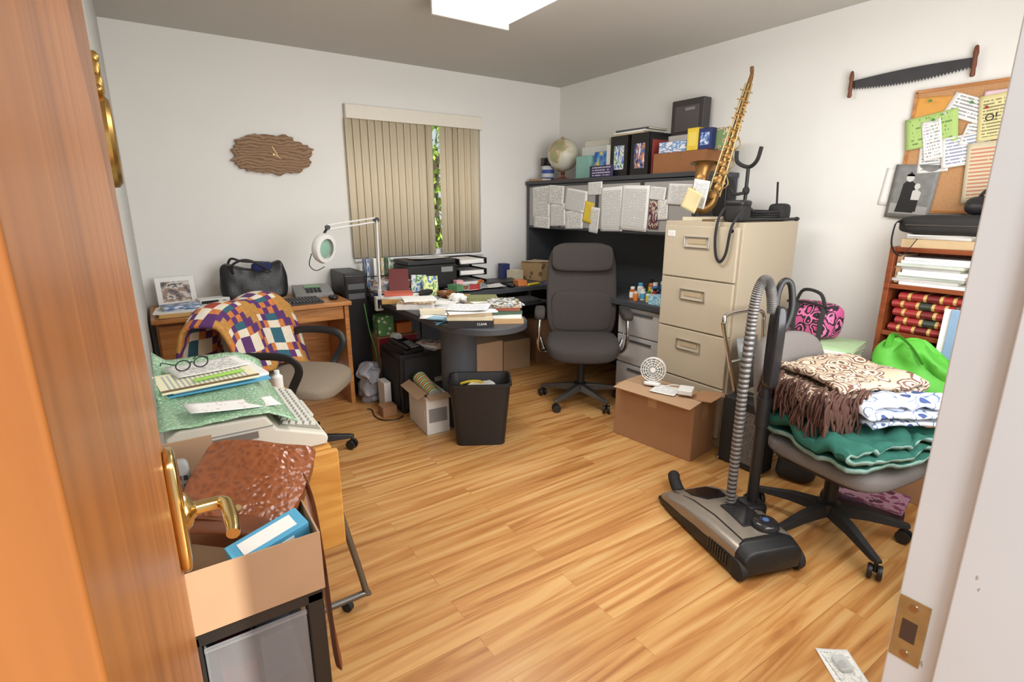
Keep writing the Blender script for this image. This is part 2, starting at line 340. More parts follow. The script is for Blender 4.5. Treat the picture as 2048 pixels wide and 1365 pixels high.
# outside
struct('ground',B().bb(-2,9,YB+.2,14,-.4,-.3),GRASS)
sh=T('tree','leafy green tree growing outside behind the vertical blind','tree',(3.15,6.4,-.3))
obj('trunk',B().tube([(0,0,0),(.05,.02,.8),(-.05,0,1.6),(.02,.05,2.4)],[.09,.07,.06,.03],10,4),BARK,sh)
b=B()
for i in range(2600):
    while 1:
        q=V((random.uniform(-1,1),random.uniform(-1,1),random.uniform(-1,1)))
        if q.length<1: break
    c=V((q.x*1.3,q.y*.8,1.8+q.z*1.4)); e=Euler((random.random()*6,random.random()*6,random.random()*6)).to_matrix(); s_=random.uniform(.03,.07)
    b.add([c+e@V(k) for k in ((-s_,0,0),(0,-s_*.5,0),(s_,0,0),(0,s_*.5,0))],[(0,1,2,3)])
obj('foliage',b,LEAFM,sh)
# ceiling light
cl=T('ceiling_light','white fluorescent wrap light fixture glowing on the ceiling','ceiling light',(1.615,2.2,CH))
obj('housing',B().bb(-.2,.2,-.57,.57,-.03,0),WPL,cl,bev=.003)
prof=[(-.235,-.02),(-.235,-.045),(-.19,-.085),(.19,-.085),(.235,-.045),(.235,-.02)]
dm,nt,p=new('glowing diffuser'); p.inputs['Base Color'].default_value=(1,.98,.94,1); p.inputs['Emission Color'].default_value=(1,.98,.94,1)
put(nt,p.inputs['Emission Strength'],mth(nt,'ADD',mth(nt,'MULTIPLY',noi(nt,coords(nt),2),.4),1.6))
obj('diffuser',B().loft([[V((x,y,z)) for x,z in prof] for y in (-.58,.58)]),dm,cl,bev=.004)
for y in (-.59,.59): obj('end_cap',B().box((0,y,-.045),(.48,.016,.09)),WPL,cl,bev=.004)

# ---------------------------------------------------------------- wall hangings
t=T('wall_barometer','round gilded barometer with ornate top hanging on the left wall','barometer',(XL,1.93,1.56)); t.scale=(.9,.88,.88)
obj('dial_case',B().lathe([(.125,0),(.14,.01),(.138,.03),(.125,.04),(.112,.034)],(0,0,0),(1,0,0),40),GOLD,t)
obj('dial',B().lathe([(.112,.03),(.0,.0305)],(0,0,0),(1,0,0),40),mat('dial face',(214,196,150),.4),t)
b=B(); b.soft((.02,0,.165),(.03,.07,.07),3); b.soft((.02,0,.215),(.026,.045,.05),3); b.ell((.02,0,.245),(.014,.014,.02)); b.soft((.018,.05,.14),(.026,.05,.03),3,6,(.6,0,0)); b.soft((.018,-.05,.14),(.026,.05,.03),3,6,(-.6,0,0))
obj('ornament',b,GOLD,t)
tag(obj('wall_nail',B().cyl((0,0,0),(.02,0,.003),.002,.003,8),STEEL,None,(XL,1.75,1.87)),'small bare nail in the left wall above the gilded barometer','nail')
t=T('wall_clock','live edge brown wood slab clock hanging on the white back wall','clock',tuple(py(545,310,YB-.003)),BW)
out=[]
for i in range(110):
    a=2*pi*i/110; ca,sa=math.cos(a),math.sin(a); r=1+.13*noise.noise(V((ca*2.3,sa*2.3,3)))+.12*noise.noise(V((ca*6,sa*6,8)))+.05*noise.noise(V((ca*17,sa*17,4)))
    out.append((.255*r*math.copysign(abs(ca)**.8,ca),.128*r*math.copysign(abs(sa)**.75,sa)))
b=B(); b.prism(out,0,.03); b.prism([(x*.88+.01*noise.noise(V((x*30,y*30,1))),y*.84) for x,y in out],.03,.034)
obj('slab',b,SLAB,t,bev=.006)
obj('clock_hand',B().box((.012,.022,.038),(.004,.07,.0015),(0,0,.5)),ABRASS,t); obj('clock_hand',B().box((.024,-.012,.040),(.003,.05,.0015),(0,0,.9)),ABRASS,t); obj('hub',B().lathe([(.006,.034),(.006,.042)],(0,0,0)),ABRASS,t)
# crosscut saw
a=px(1702,170,XR-.02); c=px(1954,122,XR-.02); mid=(a+c)/2; L=(a-c).length; ang=math.asin((c.z-a.z)/L)
t=T('crosscut_saw','two handled crosscut saw with dark toothed blade hung high on right wall','saw',tuple(mid),rolled(RW,ang))
h=L/2; n=40; top=[(-h+L*i/12,.018+.010*math.sin(pi*i/12)) for i in range(13)]
bot=[]
for i in range(n): x=h-L*(i+.5)/n; bot+=[(x+L/n*.4,-.014-.018*math.sin(pi*(i+.5)/n)),(x,-.027-.019*math.sin(pi*(i+.5)/n))]
obj('blade',B().prism(top+bot,-.001,.001),mat('dark saw steel',(66,66,68),.5,.5,.25,14),t)
for s_ in (-1,1):
    obj('handle',B().lathe([(.007,-.068),(.011,-.062),(.009,-.035),(.011,-.02),(.009,.014),(.012,.035),(.008,.062),(.003,.068)],(s_*(h-.005),.0,.012),(0,1,0),14),mat('saw handle wood',(112,62,40),.5,nz=.2),t)
# cork board
y0,z0=.62,1.36; y1,z1=1.262,1.94
t=T('cork_board','cork notice board crowded with pinned papers on the right wall','notice board',(XR-.01,(y0+y1)/2,(z0+z1)/2),RW)
w2,h2=(y1-y0)/2,(z1-z0)/2
obj('cork',B().bb(-w2,w2,-h2,h2,-.009,.004),mat('cork',(190,144,100),.95,nz=.3,ns=180,bump=.3),t)
b=B(); b.bb(-w2-.008,w2+.008,h2-.004,h2+.01,-.009,.01); b.bb(-w2-.008,w2+.008,-h2-.01,-h2+.004,-.009,.01); b.bb(-w2-.01,-w2+.004,-h2,h2,-.009,.01); b.bb(w2-.004,w2+.01,-h2,h2,-.009,.01)
obj('frame',b,OAK,t)
def pin(name,label,cat,u0,v0,u1,v1,x,m,roll=0,curl=.004,group=None):
    ya,yb,za,zb=span(u0,v0,u1,v1,x); return paper(name,label,cat,(x,(ya+yb)/2,(za+zb)/2),yb-ya,zb-za,m,RW,R_(roll),curl,group)
xc=XR-.016
COUP=paperm('coupon newsprint',(218,206,176),(190,84,50),16,.3); FLY=paperm('yellow flyer paper',(228,218,160),(60,60,60),14,.42)
MAN=mat('manila orange paper',(218,158,76),.7)
G1='papers pinned around the cork board'
pin('envelope','orange manila envelope pinned at top left corner of cork board','envelope',1828,194,1905,240,xc,MAN,-4,.003,G1)
pin('letter_sheet','white letter slanting across the top of the cork board','letter',1893,195,1992,240,xc-.004,paperm('upper letter',rows=7),-24,.004,G1)
pin('note','small pink note pinned near top right of cork board','note',1968,180,2018,212,xc-.007,mat('pink note',(226,196,204),.8),0,.003,G1)
pin('greeting_card','bright green card pinned at the left edge of cork board','card',1812,228,1915,292,xc-.007,paperm('green card',(176,206,124),(60,110,50),8,.55),9,.003,G1)
pin('receipt','narrow white slip pinned over the green card','receipt',1846,240,1884,320,xc-.01,paperm('slip',rows=12,den=.5),12,.004,G1)
pin('letter_sheet','cream sheet half hidden behind the yellow flyer on cork board','letter',1940,222,1990,292,xc-.002,paperm('cream sheet',(226,218,196),rows=10),-6,.003,G1)
pin('letter_sheet','white printed sheet under the green card on cork board','letter',1838,280,1900,345,xc-.002,paperm('under sheet',rows=12),3,.003,G1)
fl=pin('flyer','pale yellow advertising flyer with large exclamation at right of cork board','flyer',1958,185,2044,278,xc-.011,FLY,6,.004,G1)
lettering('O!',.044,BLK,fl,(-.03,.0,.003),(0,0,0))
pin('letter_sheet','white handwritten letter pinned below the green card','letter',1884,270,1962,332,xc-.009,paperm('hand letter',rows=9,ink=(70,90,150)),8,.004,G1)
pin('note','tilted white note between handwritten letter and coupon page','note',1925,250,1975,292,xc-.008,paperm('tilted note',rows=6),-14,.003,G1)
pin('newspaper_page','orange printed coupon newspaper page hanging lowest on cork board','newspaper',1930,283,2012,405,xc-.014,COUP,4,.006,G1)
pin('letter_sheet','white sheet tucked on wall behind the black and white photograph','letter',1765,338,1815,412,XR-.003,PAPER,-6,.003,G1)
ph=pin('photograph','black and white photograph of woman in black with child, below cork board','photograph',1780,330,1870,438,xc-.004,mat('photo background',(128,128,126),.5,nz=.35,ns=30),-4,.0,G1)
b=B(); k=1.3
def fig(pts,z): b.prism([(x*k,y*k) for x,y in pts],.0006,z)
b.mi=2; fig([(-.066,-.085),(.066,-.085),(.066,-.055),(-.066,-.045)],.0012)
b.mi=0; fig([(-.045,-.08),(.02,-.08),(.012,-.02),(.008,.03),(-.008,.042),(-.024,.042),(-.036,.03),(-.038,-.02)],.0016)
b.mi=1; fig([(-.016+.014*math.cos(a*.5236),.054+.016*math.sin(a*.5236)) for a in range(12)],.0018); fig([(.002,-.03),(.03,-.03),(.032,.0),(.015,.012),(.002,.004)],.0022); fig([(.015+.01*math.cos(a*.5236),.022+.012*math.sin(a*.5236)) for a in range(12)],.0024)
b.mi=0; fig([(-.030,.060),(-.016,.077),(-.002,.060),(-.004,.066),(-.016,.068),(-.028,.066)][::-1],.002); fig([(.002,-.075),(.012,-.075),(.015,-.04),(.018,-.075),(.028,-.075),(.028,-.03),(.002,-.03)],.0022)
obj('printed_figures',b,[mat('photo black',(28,28,28),.5),mat('photo pale',(205,203,198),.5),mat('photo ground',(165,163,160),.5)],ph)
for (u,v,m,l) in ((1862,202,GREEN,'green push pin in the orange manila envelope'),(1868,240,GREEN,'green push pin in the bright green card'),(1975,215,RED,'red push pin below the pink note'),(1945,205,GREEN,'green push pin in the slanting white letter')):
    q=px(u,v,xc-.02); tag(obj('push_pin',B().lathe([(.002,-.012),(.005,.0),(.004,.006),(.007,.012),(.006,.014)],(0,0,0),(-1,0,0),10),m,None,tuple(q)),l,'push pin','push pins on the cork board')

# ---------------------------------------------------------------- left oak desk
t=T('wooden_desk','honey oak desk with drawers against back wall in the left corner','desk',(.52,3.88,0))
obj('desktop',B().bb(-.06,1.095,3.60,4.15,.722,.75),OAK,t,bev=.004,w=True)
obj('pedestal',B().bb(-.04,.38,3.66,4.13,0,.722),OAK,t,bev=.002,w=True)
obj('side_panel',B().bb(1.05,1.08,3.63,4.13,0,.722),OAK,t,bev=.002,w=True)
obj('back_panel',B().bb(.38,1.05,4.1,4.12,.2,.722),OAK,t,w=True)
for (z0,z1) in ((.5,.7),(.27,.48),(.05,.25)):
    q=obj('drawer',B().bb(-.03,.37,3.64,3.66,z0,z1),OAK,t,bev=.003,w=True)
    obj('handle',B().bb(.08,.26,3.625,3.64,(z0+z1)/2-.01,(z0+z1)/2+.01),mat('dark wood pull',(120,70,30),.5),q,loc=-t.location)
q=obj('drawer',B().bb(.39,1.045,3.64,3.66,.625,.715),OAK,t,bev=.003,w=True)
t=T('handbag','slouchy black leather handbag standing on the oak desk','handbag',(.555,3.98,.75))
def hbf(w):
    k=(w.z+.125)/.25; x=w.x*(1.04-.12*k); z=w.z+ (.09*(abs(w.x)/.2)**2-.03)*max(0,k)
    return (x+.012*noise.noise(w*14),w.y*(1.1-.55*k)+.018*noise.noise(w*11+V((5,0,0))),z+.010*noise.noise(w*18))
obj('bag_body',B().soft((0,0,.125),(.42,.17,.25),4,14,None,hbf),BLKF,t)
for pts in ([(-.13,-.06,.2),(-.13,-.075,.26),(-.05,-.085,.29),(.04,-.08,.25),(.1,-.075,.2)],[(-.15,.05,.23),(-.12,.05,.29),(-.05,.04,.27),(.12,.05,.25)]): obj('handle',B().tube(pts,.008,8,5),BLKF,t)
obj('scarf',B().soft((.06,-.01,.225),(.14,.07,.07),3,8,None,lambda w:(w.x,w.y,w.z+.012*noise.noise(w*30))),mat('navy cloth',(40,48,96),.9),t)
def keyboard(label,loc,rz,m=BLK,w=.44,d=.15):
    t=T('keyboard',label,'keyboard',loc,rz); obj('case',B().loft([[V((x,-d/2,0)),V((x,d/2,0)),V((x,d/2,.022)),V((x,-d/2,.012))] for x in (-w/2,w/2)]),m,t,bev=.003)
    b=B()
    for r in range(6):
        for c in range(20):
            if r==0 and 4<c<11: continue
            y=-d/2+.018+r*(d-.03)/5.2; b.box((-w/2+.02+c*(w-.04)/19,y,.0155+.01*(y+d/2)/d+.002),(.0165,.016,.008),None,.8)
    b.box((-w/2+.02+7.5*(w-.04)/19,-d/2+.018,.0175),(.11,.016,.008),None,.9)
    obj('keys',b,mat('keycaps',(48,48,50),.5),t); return t
keyboard('black computer keyboard along the front of the oak desk',(.70,3.715,.75),R_(2))
t=T('answering_machine','grey desk telephone machine with green display beside black handbag on oak desk','telephone',(.93,3.97,.75),R_(-6))
obj('case',B().loft([[V((x,-.1,0)),V((x,.1,0)),V((x,.1,.075)),V((x,-.1,.03))] for x in (-.13,.13)]),GREYP,t,bev=.005)
obj('display',B().box((0,.03,.066),(.11,.045,.004),(R_(13),0,0)),mat('green display',(120,160,120),.3),t)
b=B()
for i in range(4):
    for j in range(3): b.box((-.04+.027*i,-.07+.025*j,.043+.0056*j),(.018,.015,.008),(R_(13),0,0))
obj('buttons',b,BLK,t)
tag(obj('computer_mouse',B().soft((0,0,.016),(.06,.1,.032),2.6,8),BLK,None,(1.01,3.74,.75)),'black mouse at the right end of the keyboard on oak desk','mouse')
stack((.10,3.76,.75),[(.2,.26,.018,R_(95),mat('manila folder',(208,170,106),.7),'manila folder lowest in pile at left end of oak desk','folder'),(.21,.27,.01,R_(84),PAPER,'white report on manila folder at left end of oak desk','booklet'),(.13,.2,.025,R_(100),pic('blue cover',[(230,230,235),(120,150,190),(60,70,90)],4),'small blue and white book on top of the left desk pile','book')],'pile at left end of oak desk')
paper('envelope','brown envelope hanging near left front corner of oak desk','envelope',(.09,3.66,.7505),.24,.1,mat('kraft envelope',(196,154,104),.8),(0,0,.1),0,.003)
t=T('picture_frame','white framed snapshot leaning on back wall at left end of oak desk','picture frame',(.10,4.06,.75),(R_(78),0,R_(6)))
obj('frame',B().bb(-.11,.11,0,.19,-.008,.008),WPL,t,bev=.002); obj('picture',B().bb(-.08,.08,.03,.16,.008,.0095),pic('snapshot',[(60,60,70),(150,120,100),(200,196,190),(80,70,66)],3),t)
t=T('cassette_player','small white and black device behind the pile on oak desk','radio',(.29,3.93,.75),R_(10)); obj('case',B().bb(-.09,.09,-.05,.05,0,.055),WPL,t,bev=.006); obj('grille',B().bb(-.08,.02,-.052,-.05,.01,.045),BLK,t); obj('dial',B().lathe([(.015,0),(.013,.008)],(.055,-.05,.028),(0,-1,0),16),GREYP,t)
tag(obj('envelope_box',B().bb(-.05,.05,-.04,.04,0,.03),LBLUE,None,(.28,3.8,.75),(0,0,.3),bev=.003),'small light blue packet between pile and black handbag on oak desk','packet')

# ---------------------------------------------------------------- dark desks
t=T('peninsula_table','dark round ended peninsula table piled with books in mid room','table',(1.56,3.2,0))
out=[(1.29,4.12),(1.29,2.65)]+[(1.555-.265*math.cos(pi*i/24),2.65-.31*math.sin(pi*i/24)) for i in range(1,24)]+[(1.82,2.65),(1.82,4.12)]
obj('tabletop',B().prism(out,.703,.74),DESKD,t,bev=.005,w=True)
obj('leg',B().lathe([(.115,0),(.115,.703)],(1.55,2.91,0)),PANG,t,w=True)
obj('end_panel',B().bb(1.30,1.81,4.09,4.12,0,.703),DESKD,t,w=True)
t=T('bridge_desk','dark desk section under the window joining peninsula and hutch desk','desk',(2.27,3.8,0))
obj('desktop',B().bb(1.823,2.697,3.52,4.12,.703,.74),DESKD,t,bev=.004,w=True); obj('back_panel',B().bb(1.823,2.697,4.09,4.12,0,.703),DESKD,t,w=True)
obj('keyboard_tray',B().bb(1.95,2.55,3.24,3.6,.645,.66).bb(1.95,1.965,3.5,3.6,.66,.703).bb(2.535,2.55,3.5,3.6,.66,.703),BLK,t,bev=.003,w=True)
keyboard('black keyboard on the sliding tray under the bridge desk',(2.25,3.34,.66),R_(0),BLK,.46,.16)
t=T('credenza_desk','dark desk with pale grey drawer pedestal along right wall under hutch','desk',(3.0,3.1,0))
obj('desktop',B().bb(2.70,3.33,2.225,4.13,.703,.74),DESKD,t,bev=.004,w=True)
obj('pedestal',B().bb(2.75,3.29,2.24,2.68,.03,.703),DESKG,t,w=True)
for z0,z1 in ((.5,.69),(.29,.49),(.05,.28)):
    q=obj('drawer',B().bb(2.73,2.75,2.245,2.675,z0,z1),DESKG,t,bev=.003,w=True); obj('handle',B().bb(2.722,2.73,2.36,2.56,z1-.04,z1-.025),PANG,q,loc=-t.location)
obj('back_panel',B().bb(3.30,3.32,2.24,4.12,0,.703),DESKD,t,w=True); obj('end_panel',B().bb(2.72,3.3,4.1,4.125,0,.703),DESKD,t,w=True)
HX=2.95; HT=1.60
t=T('hutch','tall black hutch with grey pin panels standing on the right wall desk','hutch',(3.14,3.18,.74))
obj('end_panel',B().bb(HX,3.33,4.10,4.13,.7405,HT-.03),DESKD,t,bev=.002,w=True); obj('end_panel',B().bb(HX,3.33,2.23,2.26,.7405,HT-.03),DESKD,t,bev=.002,w=True)
obj('back_panel',B().bb(3.31,3.33,2.26,4.1,.7405,HT-.03),DESKD,t,w=True); obj('top_board',B().bb(HX-.015,3.335,2.225,4.135,HT-.03,HT),DESKD,t,bev=.003,w=True)
obj('shelf',B().bb(HX+.01,3.31,2.26,4.1,1.185,1.21),DESKD,t,w=True)
for i in range(4):
    ya=2.262+.46*i; q=obj('door',B().bb(HX-.004,HX+.014,ya,ya+.456,1.19,HT-.034),DESKD,t,bev=.002,w=True)
    obj('pin_panel',B().bb(HX-.007,HX-.003,ya+.02,ya+.436,1.21,HT-.055),TACK,q,loc=-t.location)
G2='papers pinned on the hutch doors'
k=0
for (u0,v0,u1,v1,m,rl,lab,nm) in [
 (1066,373,1100,436,LET,2,'white list pinned at far left end of hutch doors','letter_sheet'),
 (1097,371,1128,409,LET3,-4,'small form pinned high beside the far left list on hutch','letter_sheet'),
 (1101,408,1131,452,LET,3,'typed note pinned low beside far left list on hutch','letter_sheet'),
 (1131,379,1174,424,LET2,-8,'tilted typed letter pinned on second hutch door','letter_sheet'),
 (1131,422,1166,458,LET3,2,'short typed slip pinned under the tilted letter on hutch','letter_sheet'),
 (1176,364,1205,390,LET,1,'small white card pinned at top between second and third hutch doors','card'),
 (1068,434,1100,456,LET3,-2,'small card pinned under far left list on hutch','card'),
 (1168,404,1186,446,YELLOW,-12,'bright yellow sticky slip pinned on the hutch door','note'),
 (1180,415,1198,466,LET,-6,'narrow white slip hanging right of yellow slip on hutch','receipt'),
 (1202,374,1246,463,LET2,2,'tall typed schedule left of the long list on hutch','letter_sheet'),
 (1242,371,1297,462,LET2,-2,'largest white list pinned at middle of hutch doors','letter_sheet'),
 (1298,402,1318,458,pic('brochure dark',[(40,50,90),(120,60,60),(210,200,180),(60,60,60)],5),0,'dark coloured brochure pinned right of the largest list','brochure'),
 (1316,400,1336,440,LET3,3,'white slip pinned beside dark brochure on hutch','receipt'),
 (1300,374,1332,400,LET,-5,'white note pinned above the dark brochure on hutch','note'),
 (1336,368,1388,410,LET,-3,'white letter pinned at right end of hutch behind saxophone','letter_sheet')]:
    k+=1; pin(nm,lab,nm.split('_')[0] if nm!='letter_sheet' else 'paper',u0,v0,u1,v1,HX-.0078-.0005*k,m,rl,.0025,G2)
# ---- on top of the hutch
def hb(name,label,cat,u0,v0,u1,v1,x,dep,m,z0=HT,rz=0,tape=None,lab=None,group=None):
    ya,yb,za,zb=span(u0,v0,u1,v1,x); return carton(name,label,cat,x,x+dep,ya,yb,z0,max(zb,z0+.02),m,rz,group,tape,lab)
c=px(1127,296,3.12); rg=.138
t=T('globe','cream desk globe on a wooden stand at left end of hutch top','globe',(c.x,c.y,HT))
gz=.02+.06+rg
gm,nt,p=new('globe map'); n=noi(nt,coords(nt),7,5); put(nt,p.inputs['Base Color'],ramp(nt,n,[(.3,(206,208,198)),(.5,(214,208,186)),(.56,(180,160,120)),(.66,(150,164,120))])); p.inputs['Roughness'].default_value=.35
obj('sphere',B().ell((0,0,gz),rg,32,(.35,.2,0)),gm,t)
obj('meridian',B().tube([(0,(rg+.008)*math.cos(a),gz+(rg+.008)*math.sin(a)) for a in [R_(-100+10*i) for i in range(20)]],(.005),8),BRASS,t)
obj('stand',B().lathe([(.09,0),(.09,.012),(.05,.022),(.018,.03),(.014,.05),(.022,.06),(.012,.076)],(0,0,0)),REDW,t)
tag(obj('coffee_tin',B().lathe([(.055,0),(.055,.12),(.058,.122),(.058,.13),(.05,.132)],(0,0,0)),stripes('tin label',[(60,80,150),(200,205,210)],2,2),None,(3.08,3.99,HT)),'blue and silver tin left of the globe on hutch top','tin')
t=T('camera','small black camera sitting on the tin left of the globe','camera',(3.08,3.99,HT+.132)); obj('body',B().bb(-.04,.04,-.06,.06,0,.07),BLK,t,bev=.006); obj('lens',B().lathe([(.025,0),(.025,.02),(.018,.022)],(-.04,0,.035),(-1,0,0)),SMOKE,t)
book('book','flat tan book at far left front edge of hutch top','book',(3.0,4.0,HT),.1,.2,.02,0,CARD2)
hb('notepad_box','small teal box right of the globe on hutch top','box',1152,312,1180,346,3.05,.08,mat('teal box',(140,188,178),.6))
hb('file_box','white storage carton behind teal box on hutch top','box',1164,292,1216,330,3.17,.14,WPL,HT,0,None,LET)
hb('gift_box','small white lidded carton atop the white storage carton on hutch','box',1170,280,1218,293,3.18,.12,mat('off white card',(222,218,205),.7),px(1190,292,3.17).z+.001)
hb('software_box','blue and yellow box beside the black binders on hutch top','box',1188,303,1222,346,3.06,.07,pic('software print',[(40,90,170),(90,150,210),(230,210,80)],3))
pin('leaflet','dark purple leaflet standing at front edge of hutch before binders','leaflet',1180,331,1226,362,2.985,paperm('purple leaflet',(62,52,92),(220,220,230),6,.45),0,.004)
for (u0,u1,lab,pm) in ((1222,1258,'black binder with blue label standing left on hutch top',pic('binder label blue',[(60,110,190),(230,230,235),(90,160,90)],5)),(1262,1300,'black binder with picture label leaning right on hutch top',pic('binder label picture',[(230,230,235),(200,120,60),(70,120,190),(40,40,60)],5))):
    ya,yb,za,zb=span(u0,272,u1,356,3.02)
    t=T('ring_binder',lab,'binder',(3.14,(ya+yb)/2,HT),0,'black binders on hutch top'); w=(yb-ya)/2-.003; hh=.29
    obj('cover',B().bb(-.13,-.127,-w,w,0,hh).bb(-.13,.11,-w,-w+.003,0,hh).bb(-.13,.11,w-.003,w,0,hh),BLK,t); obj('pages',B().bb(-.12,.10,-w+.008,w-.008,.004,hh-.02),PAPER,t); obj('spine_label',B().bb(-.1315,-.13,-w*.55,w*.55,.05,.22),pm,t)
ya,yb,za,zb=span(1212,262,1345,280,3.1)
zz=HT+.292
for i,(m,lab) in enumerate(((mat('buff folder',(210,194,156),.7),'buff folder laid flat across the black binders'),(PAPER,'thick white report laid on buff folder above binders'),(mat('dark folder',(70,74,80),.6),'dark folder topmost above the black binders'))):
    book('folder',lab,'folder',(3.13,(ya+yb)/2-.02*i+.03,zz),.21,.31,.012,R_(3*i-3),m,'folders across the binders'); zz+=.0125
for i,(u0,u1,m,l) in enumerate(((1208,1222,PAPER,'white booklet standing between blue box and black binders'),(1298,1306,mat('red spine',(150,60,56),.6),'red thin book standing between binder and long brown box'))):
    ya,yb,za,zb=span(u0,280,u1,350,3.05); book('book',l,'book',(3.12,(ya+yb)/2,HT+.12),.16,.24,max(.012,(yb-ya)*.7),0,m,None,(pi/2,0,0))
ya,yb,za,zb=span(1304,302,1432,352,2.98)
carton('shipping_box','long brown cardboard box at right end of hutch top','box',2.99,3.2,max(ya,2.24),yb,HT,zb-.0,mat('deep brown card',(150,100,62),.8),0,None,mat('packing tape',(140,100,60),.3))
bz=zb+.001
hb('tissue_box','white and blue tissue box on long brown cardboard box','box',1318,283,1372,302,3.02,.1,pic('tissue print',[(235,235,238),(120,160,210),(235,235,238)],4),bz)
hb('software_box','yellow box left of blue one standing on long brown cardboard box','box',1374,256,1396,303,3.0,.05,YELLOW,bz,0,None,paperm('yellow box label',(236,214,100),(50,60,110),6))
hb('software_box','blue box right of yellow one standing on long brown cardboard box','box',1397,256,1422,303,3.0,.05,NAVY,bz,0,None,pic('blue label',[(60,80,160),(140,170,220),(240,240,240)],4))
hb('gift_bag','floral patterned box behind saxophone at right end of hutch top','box',1418,256,1452,302,3.05,.05,vor('floral print',[(0,(196,80,90)),(.25,(224,214,184)),(.4,(130,156,104))],40,.7),bz)
hb('shoe_box','white carton behind yellow and blue boxes on hutch top','box',1318,270,1408,340,3.205,.12,mat('shoe box card',(214,210,205),.7))
ya,yb,za,zb=span(1341,198,1404,270,3.22)
t=T('speaker_box','dark grey upright electronics box topmost on hutch pile','electronics box',(3.27,(ya+yb)/2,span(1318,270,1408,340,3.205)[3]+.001)); w=(yb-ya)/2; zz=zb-t.location.z
obj('case',B().bb(-.04,.04,-w,w,0,zz),mat('dark grey case',(64,60,60),.5),t,bev=.006); obj('front_panel',B().bb(-.044,-.04,-w*.75,w*.75,zz*.1,zz*.82),mat('front panel',(88,83,82),.5),t,bev=.003); obj('label_panel',B().bb(-.0455,-.044,-w*.5,w*.1,zz*.68,zz*.76),GREYP,t)

# ---------------------------------------------------------------- filing cabinet
CX=2.60; CY0,CY1=1.685,2.205; CZ=1.30
t=T('filing_cabinet','tan steel four drawer filing cabinet beside the hutch','filing cabinet',(2.87,(CY0+CY1)/2,0))
obj('body',B().bb(CX+.012,3.15,CY0,CY1,0,CZ),TAN,t,bev=.004,w=True)
ph_=(CZ-.08)/4
for i in range(4):
    zb=CZ-.025-i*ph_; q=obj('drawer',B().bb(CX-.008,CX+.012,CY0+.015,CY1-.015,zb-ph_+.008,zb),TAN2,t,bev=.004,w=True)
    yc=(CY0+CY1)/2+.01
    obj('handle',B().bb(CX-.018,CX-.008,yc-.085,yc+.085,zb-.125,zb-.119).bb(CX-.018,CX-.008,yc-.085,yc+.085,zb-.066,zb-.06).bb(CX-.018,CX-.008,yc-.085,yc-.08,zb-.125,zb-.06).bb(CX-.018,CX-.008,yc+.08,yc+.085,zb-.125,zb-.06),CHROME,q,loc=-t.location,bev=.002)
    obj('label_holder',B().bb(CX-.012,CX-.0085,yc-.06,yc+.06,zb-.1,zb-.072),mat('drawer card',(176,160,130),.8),q,loc=-t.location)
obj('lock',B().lathe([(.01,0),(.01,.006)],(CX-.008,CY0+.05,CZ-.045),(-1,0,0),14),CHROME,t,w=True)
paper('sticker','small white hexagonal sticker on the top drawer of filing cabinet','sticker',tuple(px(1343,467,CX-.0085)),.055,.035,LET3,RW,0,0)
paper_m=mat('newsprint stack',(206,196,170),.8)
book('magazine','pile of loose newspapers under saxophone on filing cabinet','newspaper',(2.86,2.06,CZ),.3,.24,.022,R_(12),paper_m,None,None,PAPER)
book('notebook','brown paper notebook at front right of filing cabinet top','notebook',(2.72,1.91,CZ),.16,.11,.012,R_(-15),mat('brown notebook',(120,96,66),.7))
ps=CZ+.0225
pin('chart_sheet','cream folded chart leaning left of the saxophone bell','chart',1368,380,1400,422,2.695,mat('cream chart',(218,204,156),.8,ns=8),-22,.006)
pin('letter_sheet','white page leaning behind the cream chart on filing cabinet','paper',1384,360,1416,416,2.73,LET,-10,.006)
top=px(1507,140,2.98); bot=V((2.80,2.04,ps+.04))
t=T('saxophone','dull brass saxophone standing upright on the filing cabinet','saxophone',tuple(bot))
D=(top-bot); dn=D.normalized(); side=V((-.45,.75,0)); side=(side-dn*side.dot(dn)).normalized()
def sp(s_,o): return dn*(s_*D.length)+side*o
path=[sp(.95,0),sp(.6,0),sp(.3,0),sp(.1,0),sp(.03,.012),sp(0,.048),sp(.03,.084),sp(.1,.096),sp(.2,.102),sp(.29,.108),sp(.32,.112)]
obj('body_tube',B().tube(path,lambda q: .012+.028*min(1,q/.62)+(.042*max(0,(q-.82)/.18)**2 if q>.82 else 0),18,6),SAXM,t)
obj('neck',B().tube([sp(.95,0),sp(.975,.002),sp(1.0,.008)],[.011,.009,.008],10,4),SAXM,t); obj('cork',B().tube([sp(.985,.0045),sp(1.0,.008),sp(1.02,.013)],.0105,10),mat('neck cork',(120,84,58),.8),t)
nrm=dn.cross(side).normalized()
if nrm.x>0: nrm=-nrm
def key(r,o): obj('key_cup',B().lathe([(r,0),(r,.006),(r*.6,.009)],o,nrm,14),SAXM,t)
for i in range(14): key(.021-.0009*i,sp(.1+.058*i,.009*(-1)**i)+nrm*(.038-.0016*i))
for i in range(8): key(.012,sp(.2+.08*i,-.03+.002*i)+nrm*(.02))
for i in range(2): key(.025,sp(.11+.09*i,.098)+nrm*(.04+.004*i))
b=B()
for o in (-.034,.0,.034): b.tube([sp(.1,o)+nrm*.03,sp(.5,o*.8)+nrm*.029,sp(.9,o*.5)+nrm*.018],.0045,6)
for i in range(12): b.tube([sp(.12+.065*i,-.036)+nrm*.026,sp(.135+.065*i,.036)+nrm*.03],.0035,6)
for i in range(3): b.tube([sp(.16+.14*i,-.03),sp(.2+.14*i,-.055)+nrm*.01,sp(.26+.14*i,-.03)],.004,6,3)
obj('key_rod',b,ABRASS,t)
t=T('instrument_stand','black folding instrument stand with padded yoke beside saxophone on cabinet','stand',(2.88,1.87,CZ))
